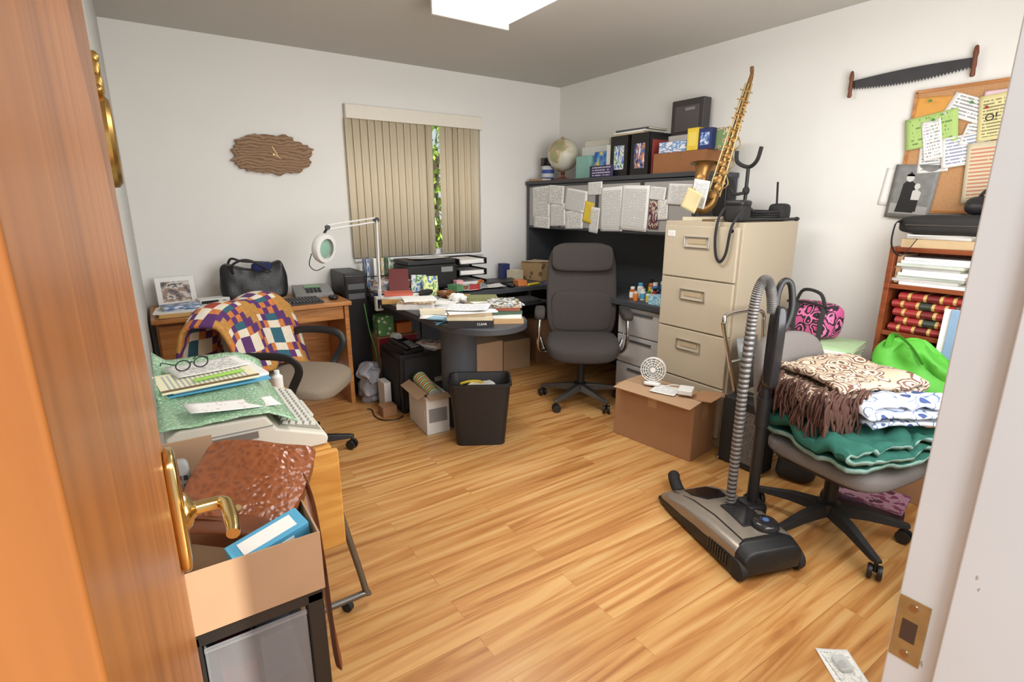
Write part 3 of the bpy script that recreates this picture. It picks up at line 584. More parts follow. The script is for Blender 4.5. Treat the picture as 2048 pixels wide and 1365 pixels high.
obj('frame',B().tube([(0,0,.02),(0,0,.3)],.01,10).tube([(-.1,-.06,.008),(0,0,.1)],.008,8).tube([(.1,-.06,.008),(0,0,.1)],.008,8).tube([(.02,.1,.008),(0,0,.1)],.008,8),BLK,t)
obj('yoke',B().tube([(-.02,.07,.39),(-.02,.06,.33),(0,0,.30),(-.02,-.06,.33),(-.03,-.085,.40)],[.011]*5,10,5),BLKM,t)
obj('peg',B().tube([(0,0,.16),(-.08,.02,.15),(-.1,.03,.18)],.009,8,4).ell((0,0,.17),(.02,.02,.025)),BLKM,t)
t=T('camera_bag','small black camera bag with strap hanging over front of filing cabinet','camera bag',(2.68,1.78,CZ))
obj('bag_body',B().soft((0,0,.055),(.1,.12,.11),5,8),BLKM,t); obj('bag_lid',B().soft((0,0,.1),(.108,.128,.035),4,8),BLKF,t)
obj('strap',B().tube([(-.03,.05,.09),(-.085,.05,.02),(-.108,.045,-.08),(-.108,.03,-.18),(-.108,.0,-.21),(-.108,-.03,-.16),(-.1,-.045,-.02),(-.03,-.06,.08)],[(.002,.009)],8,6,flat=(1,0,0)),BLKM,t)
tag(obj('cable_coil',B().tube([(.07*math.cos(a*.7)*(1+.2*math.sin(a)),.09*math.sin(a*.7),.006+.004*a*.35) for a in range(0,40)],.006,6,3),BLKM,None,(2.98,1.82,CZ)),'tangled black cable heap at back of filing cabinet','cable')
t=T('microphone_stand','thin black tripod lying across the right edge of filing cabinet top','tripod',(2.9,1.72,CZ+.012),R_(-4)); obj('tube',B().tube([(-.2,0,0),(.24,0,0)],.009,10),BLK,t); obj('tip',B().ell((.25,0,0),(.022,.014,.012)),BLKM,t); obj('leg',B().tube([(-.18,.016,-.004),(.1,.02,-.004)],.006,8),STEEL,t)
t=T('pouch','black nylon pouch with antenna at back of filing cabinet','pouch',(3.06,1.76,CZ)); obj('case',B().soft((0,0,.05),(.1,.1,.1),4,8),BLKM,t); obj('antenna',B().tube([(0,.02,.09),(.0,.03,.22)],.006,8),BLK,t)
t=T('instrument_pouch','upright black soft case behind the saxophone on filing cabinet','case',(3.04,2.12,CZ)); obj('shell',B().soft((0,0,.13),(.09,.12,.26),4,8),BLKM,t); obj('zipper',B().tube([(-.046,-.04,.03),(-.048,-.04,.22)],.003,6),STEEL,t)

# ---------------------------------------------------------------- bookcase
BX=3.06; BY0,BY1=.40,1.165; BT=1.19
t=T('bookcase','narrow reddish wood bookcase against the right wall below cork board','bookcase',(3.19,.78,0))
obj('side_panel',B().bb(BX,3.325,BY1-.025,BY1,0,BT),REDW,t,bev=.003,w=True); obj('side_panel',B().bb(BX,3.325,BY0,BY0+.025,0,BT),REDW,t,bev=.003,w=True)
obj('back_panel',B().bb(3.31,3.325,BY0+.025,BY1-.025,0,BT),REDW,t,w=True)
for z in (BT-.022,.985,.745,.50,.25,.04): obj('shelf',B().bb(BX+.004,3.31,BY0+.025,BY1-.025,z,z+.022),REDW,t,bev=.002,w=True)
sz1,sz2,sz3=1.007,.767,.522
z=sz2
r_,g_,k_,n_=(158,48,44),(206,176,104),(112,32,30),(60,66,54)
for i in range(5):
    q_=[n_,n_,n_,n_] if i%2 else [k_]*4
    E=stripes('red and gold binding',[r_,r_,g_,r_,r_,r_,g_]+q_+[g_,r_,r_,r_,r_,g_,r_,r_,r_],1,1,'Generated',.5)
    t=T('encyclopedia','red gold banded volume, %s of the stacked red set in bookcase'%('bottom','second from bottom','middle','second from top','topmost')[i],'book',(BX+.118-.004*(i%3),.99-.012*((i*2)%3),z),R_((i*5)%3-1),'stacked red volumes on the bookcase')
    sec=[(-.08,0),(-.092,.004),(-.1,.012),(-.103,.019),(-.1,.027),(-.092,.035),(-.08,.039),(.1,.039),(.1,.036),(-.084,.036),(-.084,.003),(.1,.003),(.1,0)]
    obj('cover',B().loft([[V((x,y,zz)) for x,zz in sec] for y in (-.13,.13)]),E,t); obj('pages',B().bb(-.084,.096,-.127,.127,.003,.036),PAGES,t); z+=.0405
z=sz1
for i in range(9):
    m=[PAPER,mat('grey cover',(196,194,190),.6),mat('pale green cover',(200,208,196),.6),PAPER][i%4]
    book('booklet','pale booklet stacked on upper bookcase shelf','booklet',(BX+.115+.008*(i%3),.97+.012*((i*3)%4),z),.2,.27,.0145,R_((i*7)%5-2),m,'identical looking pale booklets on upper bookcase shelf'); z+=.015
book('book','tan spine book standing at left on upper bookcase shelf','book',(BX+.12,1.135,sz1+.075),.18,.14,.022,0,CARD2,None,(pi/2,0,0))
for i in range(4): book('booklet','white slanted papers standing at right on upper bookcase shelf','booklet',(BX+.11,.80-.035*i,sz1+.075),.2,.14,.016,0,PAPER,'white papers at right of upper bookcase shelf',(R_(90),0,0))
for i in range(6): book('book','maroon book in the row on third bookcase shelf','book',(BX+.1,1.13-.042*i,sz3+.092),.16,.18,.038,0,MAROON,'maroon books on third bookcase shelf',(pi/2,0,0))
for i in range(5): book('book','blue binding book in the row on middle shelf right of red set','book',(BX+.12,.79-.05*i,sz2+.1),.18,.196,.04,0,mat('blue binding',(60,80,120),.6),'blue books right of the red set',(pi/2,0,0))
for i,(m,lab) in enumerate(((PAPER,'white folder leaning against front of bookcase at right'),(mat('pale blue folder',(140,170,200),.6),'pale blue folder leaning against front of bookcase at right'))):
    t=T('folder',lab,'folder',(BX-.035-.012*i,.77-.03*i,.501),(0,R_(3),R_(0)),'folders leaning on bookcase'); obj('cover',B().bb(-.003,.003,-.12,.12,0,.42),m,t,bev=.001); obj('pages',B().bb(.003,.006,-.115,.115,.004,.41),PAPER,t)
z=stack((BX+.13,.98,BT),[(.22,.28,.04,R_(3),mat('tan cover',(196,170,130),.7),'tan covered book beneath black cases on bookcase top','book'),(.2,.26,.015,R_(-4),PAPER,'white paperback on tan book beneath black cases on bookcase','book'),(.22,.28,.006,R_(8),LET,'loose printed sheets on white paperback atop bookcase','papers')])
t=T('laptop_case','wide black zip case lying on books atop the bookcase','case',(BX+.12,.93,z)); obj('shell',B().soft((0,0,.045),(.28,.46,.09),5,10,None,lambda w:(w.x,w.y,w.z+.008*noise.noise(w*12))),BLKM,t); obj('zipper',B().tube([(-.141,-.18,.045),(-.141,.18,.045)],.003,6),STEEL,t)
obj('strap',B().tube([(-.1,.21,.06),(-.17,.21,.05),(-.2,.2,-.05),(-.18,.16,-.1),(-.14,.12,-.02)],[(.002,.01)],8,5),BLKM,t)
t=T('purse','black leather purse on top of the wide black zip case','purse',(BX+.13,.80,z+.09)); obj('bag_body',B().soft((0,0,.045),(.16,.26,.09),4,10,None,lambda w:(w.x*(1-.8*max(0,w.z)/.09),w.y,w.z+.006*noise.noise(w*20))),BLKF,t); obj('handle',B().tube([(-.02,-.09,.07),(-.03,-.05,.12),(-.03,.05,.12),(-.02,.09,.07)],.007,8,5),BLKF,t)

# ---------------------------------------------------------------- chairs
def star(t,r,zh,ml,mc,rot=0,n=5,zc=.40,colm=None):
    obj('gas_column',B().lathe([(.045,zh-.02),(.045,zh+.03),(.028,zh+.04),(.028,zc-.08),(.02,zc-.08),(.02,zc)],(0,0,0)),colm or BLK,t)
    for i in range(n):
        a=rot+2*pi*i/n; c,s_=math.cos(a),math.sin(a); d=V((c,s_,0)); q=V((-s_,c,0)); rg=[]
        for (k,w,h,z) in ((.03,.028,.026,zh),(r*.5,.024,.02,zh-.01),(r*.95,.018,.012,.082),(r+.015,.014,.008,.08)):
            o=d*k+V((0,0,z)); rg.append([o-q*w-V((0,0,h)),o+q*w-V((0,0,h)),o+q*w*.7+V((0,0,h)),o-q*w*.7+V((0,0,h))])
        obj('base_leg',B().loft(rg),ml,t,bev=.004)
        b=B(); o=d*r; w=V((math.cos(a+.9),math.sin(a+.9),0))
        b.cyl(o+V((0,0,.03)),o+V((0,0,.078)),.008,None,8)
        for k in (-1,1): b.lathe([(.012,-.009),(.027,-.008),(.029,0),(.027,.008),(.012,.009)],o+w*k*.016+V((0,0,.029)),w,16)
        obj('caster',b,mc,t)
t=T('office_chair','high backed charcoal fabric office chair with chrome arms facing camera','office chair',(2.455,2.755,0),R_(-38))
star(t,.29,.11,mat('dark chrome base',(130,128,125),.3,.8),BLK,.3,zc=.37)
obj('seat',B().soft((0,-.02,.425),(.51,.51,.13),4,12,None,lambda w:(w.x,w.y,w.z-.03*max(0,-w.y/.26)**3+.015*(w.x/.26)**2)),CHARF,t)
def bk(w):
    k=w.z/.34; return (w.x*(1-.06*max(0,k)**2),w.y+.05*-(w.x/.26)**2+.03*math.sin(k*2.2),w.z)
obj('backrest',B().soft((0,.27,.775),(.51,.12,.70),5,14,(R_(-10),0,0),bk),CHARF,t)
obj('headrest',B().soft((0,.272,1.01),(.44,.09,.2),5,10,(R_(-10),0,0),lambda w:(w.x,w.y-.04*(w.x/.2)**2,w.z)),CHARF,t)
obj('lumbar_cushion',B().soft((0,.185,.63),(.44,.08,.3),5,10,(R_(-8),0,0),lambda w:(w.x,w.y-.03*(w.x/.2)**2,w.z)),CHARF,t)
obj('under_frame',B().bb(-.1,.1,-.1,.12,.345,.37).bb(-.03,.03,.1,.3,.35,.37),BLK,t,bev=.003)
for s_ in (-1,1):
    q=obj('armrest',B().soft((s_*.30,.0,.655),(.075,.31,.06),4,8),CHARF,t)
    obj('arm_support',B().tube([(s_*.1,.05,.36),(s_*.26,.04,.365),(s_*.30,-.02,.40),(s_*.305,-.11,.5),(s_*.30,-.10,.63)],.013,10,5).tube([(s_*.26,.04,.365),(s_*.305,.09,.48),(s_*.30,.1,.63)],.012,10,5),CHROME,q)
# taupe chair with quilt
t=T('office_chair','taupe fabric swivel chair with black loop arms at the oak desk','office chair',(.56,2.97,0),R_(52))
star(t,.27,.1,BLK,BLK,.1,zc=.42)
obj('seat',B().soft((0,-.03,.46),(.5,.48,.09),4,12,None,lambda w:(w.x,w.y,w.z-.03*max(0,-w.y/.24)**3)),BEIGEF,t)
obj('backrest',B().soft((0,.27,.70),(.44,.08,.34),4,10,(R_(-8),0,0),lambda w:(w.x,w.y-.05*(w.x/.22)**2,w.z)),BEIGEF,t)
obj('back_bracket',B().tube([(0,.05,.40),(0,.26,.42),(0,.31,.55),(0,.3,.68)],[(.012,.03)],8,4),BLK,t)
for s_ in (-1,1): obj('armrest',B().tube([(s_*.2,.12,.41),(s_*.29,.14,.43),(s_*.31,.16,.55),(s_*.3,.13,.655),(s_*.295,.0,.675),(s_*.29,-.13,.66),(s_*.285,-.17,.60),(s_*.27,-.12,.50),(s_*.22,-.08,.42)],[(.014,.022)],10,5),BLK,t)
qm=[mat('gold print cotton',(184,134,66),.9,nz=.5,ns=70),mat('purple cotton',(88,48,104),.9,nz=.2),mat('cream cotton',(222,212,192),.9,nz=.12),mat('teal cotton',(48,96,112),.9),mat('rust cotton',(160,66,50),.9,nz=.25),mat('orange print cotton',(198,120,64),.9,nz=.45,ns=60)]
# 8 x 8 cell star block: gold ground, cream and purple star points with diagonal halves, coloured centre
def qmi(i,j,k):
    i//=2; j//=2
    a,c=i%8,j%8; x,y=a-3.5,c-3.5; r=max(abs(x),abs(y)); d=abs(abs(x)-abs(y))
    if r<1: return [1,4,3][(i//8+2*(j//8))%3]
    if r<2: return 2 if d>=1 else 5
    if r<3: return [1,2][(a+c)%2] if d<1 else ([2,3][(abs(x)>abs(y))*1] if d>=2 else 1)
    return 0 if d<2 else (5 if (a+c)%2 else 1)
qpath=cr([(.10,.53),(.145,.64),(.185,.77),(.222,.872),(.275,.90),(.335,.875),(.378,.77),(.42,.64),(.46,.52)],8)
def qf(u,v):
    s_=u*(len(qpath)-1); i=min(int(s_),len(qpath)-2); q=qpath[i]+(qpath[i+1]-qpath[i])*(s_-i); x=(v-.5)*.72
    e=abs(u-.45)*2; fold=.022*math.sin(x*20+u*3)*e; dr=max(0,abs(x)-.2)
    return V((x*(1-.02*e)+.03*math.sin(u*7),(q[0]+(fold-.03*(x/.3)**2 if u<.45 else -fold)),q[1]-dr*dr*2.4+.008*math.sin(x*17+u*8)-.12*(v-.5)*(u<.45)*e))
tag(obj('patchwork_quilt',B().grid(qf,48,36,qmi),qm,None,t.location,t.rotation_euler,sol=.016),'patchwork quilt with star blocks draped over back of taupe chair','quilt')
# grey chair with blankets
GC=V((2.28,.93,0))
t=T('office_chair','dusty grey swivel chair heaped with blankets near the vacuum','office chair',tuple(GC),R_(-8))
star(t,.3,.12,BLKM,BLK,.55,zc=.38)
obj('seat',B().soft((0,-.03,.405),(.5,.48,.09),4,12,None,lambda w:(w.x,w.y,w.z-.025*max(0,-w.y/.24)**3)),GREYF,t)
obj('seat_pan',B().soft((0,-.03,.362),(.44,.42,.03),5,8),BLK,t)
obj('backrest',B().soft((-.02,.285,.63),(.42,.09,.42),3.4,12,(R_(-8),0,0),lambda w:(w.x,w.y-.05*(w.x/.22)**2,w.z)),GREYF,t)
obj('back_bracket',B().tube([(0,.05,.36),(0,.30,.37),(0,.345,.5),(0,.33,.62)],[(.012,.03)],8,4),BLK,t)
def folded(name,label,loc,rz,w,d,layers,gap,m,sd=0,droop=0,amp=.01,sol=.014,nv=30,freq=6,rim=0):
    path=[]
    for i in range(layers):
        xs=[-w/2+w*k/22 for k in range(23)]
        if i%2: xs=xs[::-1]
        path+=[V((x*(1-.04*i),0,i*gap)) for x in xs]
        if i<layers-1:
            s_=1 if i%2==0 else -1
            path+=[V((s_*(w/2*(1-.04*i)+gap*.6*math.sin(a)),0,i*gap+gap*.5*(1-math.cos(a)))) for a in (pi*.2,pi*.4,pi*.6,pi*.8)]
    n=len(path)
    def f(u,v):
        q=path[int(round(u*(n-1)))]; y=(v-.5)*d*(1+.08*math.sin(u*11+sd)); e=max(0,abs(v-.5)*2-.6); ex=max(0,abs(q.x)/w*2-.7); lv=q.z/(gap*max(1,layers-1))
        k=V((q.x*freq,y*freq,sd)); ridge=abs(noise.noise(k*1.7+V((3,0,2))))
        return V((q.x+amp*noise.noise(k*1.4+V((9,0,q.z*5))),y+amp*1.3*noise.noise(k+V((0,7,q.z*9))),q.z+amp*1.2*(noise.noise(k)+1.3*ridge)*(.3+.7*lv)+.3*amp*noise.noise(k*2+V((0,0,q.z*30)))+amp*.3-droop*(e*e*1.6+ex*ex)*(lv)))
    return obj(name,B().grid(f,n-1,nv),m,None,loc,(0,0,rz),sol=sol,rim=rim)
zt=.455
tag(folded('quilted_blanket','',(GC.x-.045,GC.y-.07,zt+.010),R_(-24),.50,.42,3,.034,[TEAL,TEALR],1,.05,.028,.018,freq=8,rim=1),'folded green quilted blanket lying at bottom of pile on grey chair','blanket')
CRO=vor('crochet cream and brown',[(0,(98,66,50)),(.2,(206,190,166)),(.36,(126,88,68)),(.46,(214,200,178)),(.56,(106,72,56)),(.66,(190,170,146))],17,.95,bump=.5,dist=.05,dsc=14)
t=T('crochet_blanket','cream and brown crochet throw with dark fringe on blanket pile','blanket',(GC.x-.005,GC.y+.03,zt+.130),R_(-20))
o=folded('throw','',(0,0,0),0,.43,.35,4,.046,CRO,4,.04,.018,.022,freq=5); o.parent=t
b=B()
for i in range(230):
    y=-.20+.37*random.random(); x=-.235+.02*random.random(); z0=.02+.13*random.random()
    if i%4==0: x=-.22+.16*random.random()**1.5; y=-.195
    b.tube([(x,y,z0),(x-.02,y-.010*random.random(),z0-.01),(x-.03-.015*random.random(),y-.015,z0-.035),(x-.028+.016*random.uniform(-1,1),y-.02*random.random(),z0-.07-.025*random.random())],.0038,5,3)
obj('fringe',b,mat('brown yarn',(84,56,46),.95,nz=.3),t)
FLO=vor('blue floral fleece',[(0,(60,78,124)),(.3,(216,222,230)),(.52,(96,120,160)),(.58,(222,226,232))],15,.95,bump=.2,dist=.06,dsc=12)
tag(folded('fleece_blanket','',(GC.x+.02,GC.y-.15,zt+.14),R_(-30),.34,.24,3,.036,FLO,8,.05,.022,.014,freq=7),'white fleece blanket with blue floral print on right of pile','blanket')
tag(folded('scarf','',(GC.x+.17,GC.y-.2,zt+.105),R_(-30),.2,.14,2,.018,vor('leopard print',[(0,(70,46,32)),(.3,(186,152,104))],40,.9),2,.02,.012,.006,freq=12),'leopard print scarf tucked below the blue floral fleece','scarf')

# stool, papers, pink bag
t=T('round_stool','small round wooden stool holding papers behind the grey chair','stool',(2.96,1.40,0))
obj('seat',B().lathe([(.165,0),(.172,.012),(.165,.028),(.02,.03)],(0,0,.59)),mat('dark stool wood',(120,92,64),.5,nz=.2),t)
for i in range(4):
    a=pi/4+i*pi/2; obj('leg',B().tube([(.16*math.cos(a),.16*math.sin(a),0),(.11*math.cos(a),.11*math.sin(a),.59)],[.013,.016],10),mat('stool leg wood',(110,80,54),.5),t)
z=.621
for i,(m,lab) in enumerate(((PAPER,'white papers lowest on round stool'),(mat('green folder',(130,176,110),.7),'green folder in the pile on round stool'),(PAPER,'white magazine above green folder on round stool'),(mat('mint folder',(176,206,160),.7),'mint folder topmost in pile under pink bag'))):
    book('folder',lab,'folder',(2.92+.01*(i%2),1.38-.012*i,z),.27,.33,.016,R_(7*i-10),m,'folders piled on round stool'); z+=.0165
CAMO=vor('pink camouflage nylon',[(0,(214,84,140)),(.22,(40,32,38)),(.38,(226,120,170)),(.5,(44,34,40)),(.62,(206,90,146))],15,.7,dist=.09,dsc=12)
t=T('tote_bag','pink camouflage bag with black handles on folders by the right wall','bag',(2.98,1.44,z),R_(-12))
obj('bag_body',B().soft((0,0,.095),(.16,.27,.19),5,10,None,lambda w:(w.x*(1-.35*max(0,w.z)/.1),w.y*(1+.1*w.z/.1),w.z+.010*noise.noise(w*16))),CAMO,t)
b=B()
for y in (-.09,.07): b.tube([(-.085,y-.015,.0),(-.082,y-.012,.1),(-.062,y-.01,.19)],[(.003,.014)],6)
b.tube([(-.065,-.13,.18),(-.062,.0,.192),(-.065,.13,.18)],.008,6,4); obj('trim',b,BLKM,t)
obj('handle',B().tube([(-.06,-.1,.18),(-.07,-.07,.25),(-.06,.04,.255),(-.06,.08,.18)],.009,8,5).tube([(-.09,.09,.14),(-.12,.13,.1),(-.1,.12,.02)],.008,8,4),BLKM,t)
carton('storage_box','cardboard box under the green tote beside the bookcase','box',2.86,3.03,.70,1.08,0,.46,CARD)
t=T('tote_bag','crumpled lime green shopping tote before the bookcase','bag',(2.915,.91,.462),R_(6))
def tf(w):
    k=(w.z+.165)/.33; return (w.x*(1.1-.7*k)+.03*noise.noise(w*14),w.y*(1.04-.25*k)+.025*noise.noise(w*13+V((3,3,3))),w.z*.94-.01+k*(.05*abs(noise.noise(V((w.x*9,w.y*14,1))))-.1*max(0,-w.y)/.19)+.01*noise.noise(w*24))
obj('bag_body',B().soft((0,0,.165),(.16,.40,.33),4,22,None,tf),LIME,t)
obj('handle',B().tube([(-.04,.12,.27),(-.06,.1,.34),(-.065,.03,.30),(-.06,-.03,.22)],[(.003,.016)],8,5),LIME,t)
stack((2.71,.93,0),[(.2,.27,.03,R_(20),mat('dark magazine',(60,44,60),.4),'dark magazine on floor beneath the grey chair','magazine'),(.2,.27,.015,R_(10),pic('pink magazine',[(120,60,90),(170,130,150),(80,46,66)],4),'pink magazine on floor beneath the grey chair','magazine')])

# ---------------------------------------------------------------- vacuum
t=T('vacuum_cleaner','taupe and black upright vacuum cleaner with ribbed hose on floor','vacuum',(1.90,1.17,0),R_(-19))
def vs(y,w,z0,z1,c=.9): return [V((-w,y,z0)),V((-w,y,z0+(z1-z0)*.68)),V((-w*(c+.06),y,z0+(z1-z0)*.88)),V((-w*c+.02,y,z1)),V((w*c-.02,y,z1)),V((w*(c+.06),y,z0+(z1-z0)*.88)),V((w,y,z0+(z1-z0)*.68)),V((w,y,z0))]
obj('base',B().loft([vs(y,w,z0,z1) for y,w,z0,z1 in ((-.29,.125,.03,.085),(-.26,.145,.014,.09),(.0,.15,.012,.085),(.2,.152,.012,.06),(.305,.142,.014,.035))]),BLK,t,bev=.004)
obj('top_shell',B().loft([vs(y,w,z0,z1,.84) for y,w,z0,z1 in ((-.245,.138,.065,.132),(-.05,.147,.06,.134),(.10,.150,.047,.116),(.20,.149,.038,.090),(.27,.142,.03,.066),(.308,.130,.026,.044))]),SILVER,t,bev=.008,seg=3)
obj('center_panel',B().loft([[V((x*w+.03,y,z)) for x in (-1,1)]+[V((w+.03,y,z-.012)),V((-w+.03,y,z-.012))] for y,w,z in ((-.15,.06,.140),(-.05,.055,.141),(.02,.045,.133))]),SMOKE,t,bev=.003)
obj('window',B().loft([[V((x*w+.02,y,z)) for x in (-1,1)]+[V((w+.02,y,z-.012)),V((-w+.02,y,z-.012))] for y,w,z in ((.09,.05,.124),(.17,.078,.104),(.25,.06,.079))]),SCREEN,t,bev=.004)
obj('rear_housing',B().loft([vs(y,w,z0,z1,.8) for y,w,z0,z1 in ((-.31,.10,.04,.09),(-.295,.132,.03,.122),(-.245,.138,.03,.142),(-.215,.12,.06,.136))]),BLK,t,bev=.008,seg=3)
obj('motor_cover',B().lathe([(.055,0),(.053,.02),(.042,.03),(.02,.033)],(.06,-.165,.128)),SMOKE,t)
obj('badge',B().lathe([(.014,0),(.012,.004)],(.06,-.165,.160),(0,0,1),20),mat('blue badge',(80,110,160),.3),t)
obj('seam_strip',B().loft([[V((x-.003,y,z)),V((x+.003,y,z)),V((x+.003,y,z-.01)),V((x-.003,y,z-.01))] for y,x,z in ((-.23,-.09,.1345),(-.05,-.09,.1365),(.10,-.09,.1185),(.26,-.088,.072))]),BLK,t)
b=B()
for i in range(8): b.box((-.146,-.10-.016*i,.05),(.008,.006,.05))
obj('vent_slots',b,SMOKE,t)
for s_ in (-1,1): obj('wheel',B().lathe([(.02,-.016),(.040,-.014),(.043,0),(.040,.014),(.02,.016)],(s_*.13,-.265,.043),(1,0,0),24),BLKM,t)
obj('hose_connector',B().tube([(-.04,.28,.045),(-.03,.33,.055),(-.015,.375,.065),(.0,.405,.07)],lambda q:.026-.003*math.sin(q*60),14,12),BLKM,t)
obj('pole',B().tube([(.12,-.01,.08),(.12,-.01,.6)],.022,16).tube([(.12,-.01,.58),(.12,-.01,.98)],.018,16).tube([(.12,-.01,.5),(.12,-.01,.62)],.028,16),BLK,t)
obj('pivot',B().soft((.12,-.01,.11),(.1,.1,.08),5,8),BLK,t)
obj('wand_body',B().soft((.118,-.03,.84),(.045,.06,.34),5,10),SMOKE,t)
obj('handle',B().tube([(.12,-.01,.94),(.128,.0,1.05),(.15,.0,1.10),(.182,-.005,1.085),(.195,-.01,1.0),(.182,-.01,.93),(.155,-.01,.89),(.125,-.01,.88)],.013,12,6),BLK,t)
hp=cr([(.035,.02,.12),(.030,.015,.3),(.026,.01,.5),(.022,.005,.7),(.022,.0,.92),(.028,-.004,1.05),(.046,-.008,1.105),(.070,-.01,1.10),(.090,-.012,1.05),(.102,-.014,.98)],60)
obj('hose',B().tube(hp,lambda q:.0195+.0016*math.cos(q*(len(hp)-1)*2*pi/6),14,0,mif=lambda i:0 if (i%6) in (0,1,5) else 1),[mat('hose grey',(128,125,122),.4,.3),mat('hose dark',(74,72,71),.45,.2)],t,ang=80)
obj('power_cord',B().tube([(.12,.02,.55),(.16,.03,.5),(.15,.035,.2),(.12,.04,.14)],.005,6,6),BLK,t)

# ---------------------------------------------------------------- carton with fan, cases
t=T('moving_box','large brown cardboard box before the filing cabinet with open flaps','box',(2.415,1.96,0),R_(7.6))
a_,b_,h_=.122,.265,.33
obj('body',B().bb(-a_,a_,-b_,b_,0,h_),CARD,t,bev=.004)
obj('flap',B().box((-a_-.006,-.02,h_+.006),(.12,b_*1.92,.004),(0,R_(-7),0)),CARD2,t)
obj('flap',B().box((a_*.3,-b_+.02,h_+.014),(.2,.15,.004),(R_(-7),0,.06)),CARD,t)
obj('flap',B().box((.03,b_*.35,h_+.006),(.17,.3,.004),(R_(1),R_(3),.05)),CARD2,t)
TP=mat('clear tape',(184,146,106),.25)
obj('tape',B().bb(-a_-.0008,a_*.2,-.03,.03,h_*.75,h_+.0008),TP,t); obj('tape',B().bb(-.03,.03,-b_-.0008,-b_+.1,h_*.7,h_+.0008),TP,t)
t=T('desk_fan','small white round fan on the brown cardboard box','fan',(2.37,2.02,h_+.018),(R_(-8),0,R_(-55)))
obj('base',B().soft((0,0,.012),(.1,.08,.024),4,8),WPL,t); obj('neck',B().tube([(0,0,.02),(0,.012,.07)],[.014,.01],10),WPL,t)
bb=B()
for r in (.07,.057,.044,.030): bb.tube([(r*math.cos(a*.3142),-.018-.008*(1-r/.07),.094+r*math.sin(a*.3142)) for a in range(20)],.0024,6,0,True)
for i in range(14): a=2*pi*i/14; bb.tube([(.012*math.cos(a),-.028,.094+.012*math.sin(a)),(.07*math.cos(a),-.018,.094+.07*math.sin(a))],.002,5)
bb.lathe([(.016,0),(.014,.004)],(0,-.026,.094),(0,-1,0),16); bb.tube([(.072*math.cos(a*.3142),.0,.094+.072*math.sin(a*.3142)) for a in range(20)],[(.02,.004)],6,0,True,flat=(0,1,0)); obj('cage',bb,WPL,t)
bb=B()
for i in range(4): a=i*pi/2; bb.soft((.03*math.cos(a),0,.094+.03*math.sin(a)),(.05,.006,.03),3,6,(.5,-a,0))
obj('blades',bb,GREYP,t)
t=T('adapter','white plastic charger block beside the fan on the cardboard box','charger',(2.40,1.80,h_+.028),R_(30)); obj('case',B().bb(-.05,.05,-.04,.04,0,.03),WPL,t,bev=.006); obj('cord',B().tube([(.05,0,.015),(.08,.03,.01),(.09,.08,.008),(.05,.12,.008)],.003,6,5),WPL,t)
paper('letter_sheet','white sheet lying on flaps of the big cardboard box','paper',(2.36,1.91,h_+.020),.12,.15,LET,(0,R_(-5),.3),0,.003)
t=T('equipment_case','black hard equipment case with silver edges standing beside cardboard box','case',(2.55,1.49,0))
obj('shell',B().bb(-.06,.06,-.12,.13,.008,.38),BLKM,t,bev=.006); obj('grille',B().bb(-.063,-.06,-.10,.04,.04,.33),vor('grille mesh',[(0,(24,24,24)),(.35,(110,108,106))],160,.6),t)
for y in (-.12,.13):
    for z in (.012,.376): obj('corner_guard',B().box((-.055,y,z),(.02,.02,.02)),CHROME,t,bev=.003)
obj('handle',B().tube([(0,-.05,.378),(0,-.045,.41),(0,.045,.41),(0,.05,.378)],.008,8,4),BLK,t)
for y in (-.1,.1): obj('foot',B().lathe([(.012,0),(.01,.008)],(0,y,0),n=10),BLK,t)
t=T('hand_cart','folding chrome luggage cart leaning beside the filing cabinet','cart',(2.7,1.57,0))
obj('rail',B().tube([(2.66,1.56,.03),(2.42,1.6,.72),(2.405,1.605,.80),(2.44,1.61,.84),(2.68,1.6,.84),(2.735,1.59,.80),(2.745,1.585,.70),(2.83,1.54,.03)],.011,10,6),CHROME,t,w=True)
obj('crossbar',B().tube([(2.47,1.592,.58),(2.755,1.58,.58)],.008,8),CHROME,t,w=True); obj('crossbar',B().tube([(2.60,1.57,.2),(2.805,1.555,.2)],.008,8),CHROME,t,w=True)
obj('back_plate',B().add([V((2.52,1.60,.70)),V((2.70,1.592,.70)),V((2.735,1.58,.40)),V((2.60,1.585,.40))],[(0,1,2,3)]),mat('scuffed grey plate',(130,130,130),.5,.4,.4,30),t,w=True,sol=.004)
for x in (2.655,2.835): obj('wheel',B().lathe([(.02,-.012),(.035,-.01),(.035,.01),(.02,.012)],(x,1.555,.036),(1,0,0),18),BLKM,t,w=True)
obj('foot_plate',B().bb(2.66,2.83,1.44,1.55,.02,.028),CHROME,t,w=True)
t=T('shoulder_bag','soft black bag slumped on floor behind the grey chair','bag',(2.67,1.27,0),R_(15))
obj('bag_body',B().soft((0,0,.1),(.2,.17,.2),4,10,None,lambda w:(w.x*(1-.2*w.z/.1),w.y*(1-.2*w.z/.1)+.01*noise.noise(w*15),w.z+.012*noise.noise(w*13))),BLKM,t); obj('strap',B().tube([(-.08,0,.18),(-.05,-.02,.25),(.05,-.02,.25),(.08,0,.18)],[(.002,.012)],8,5),BLKM,t)

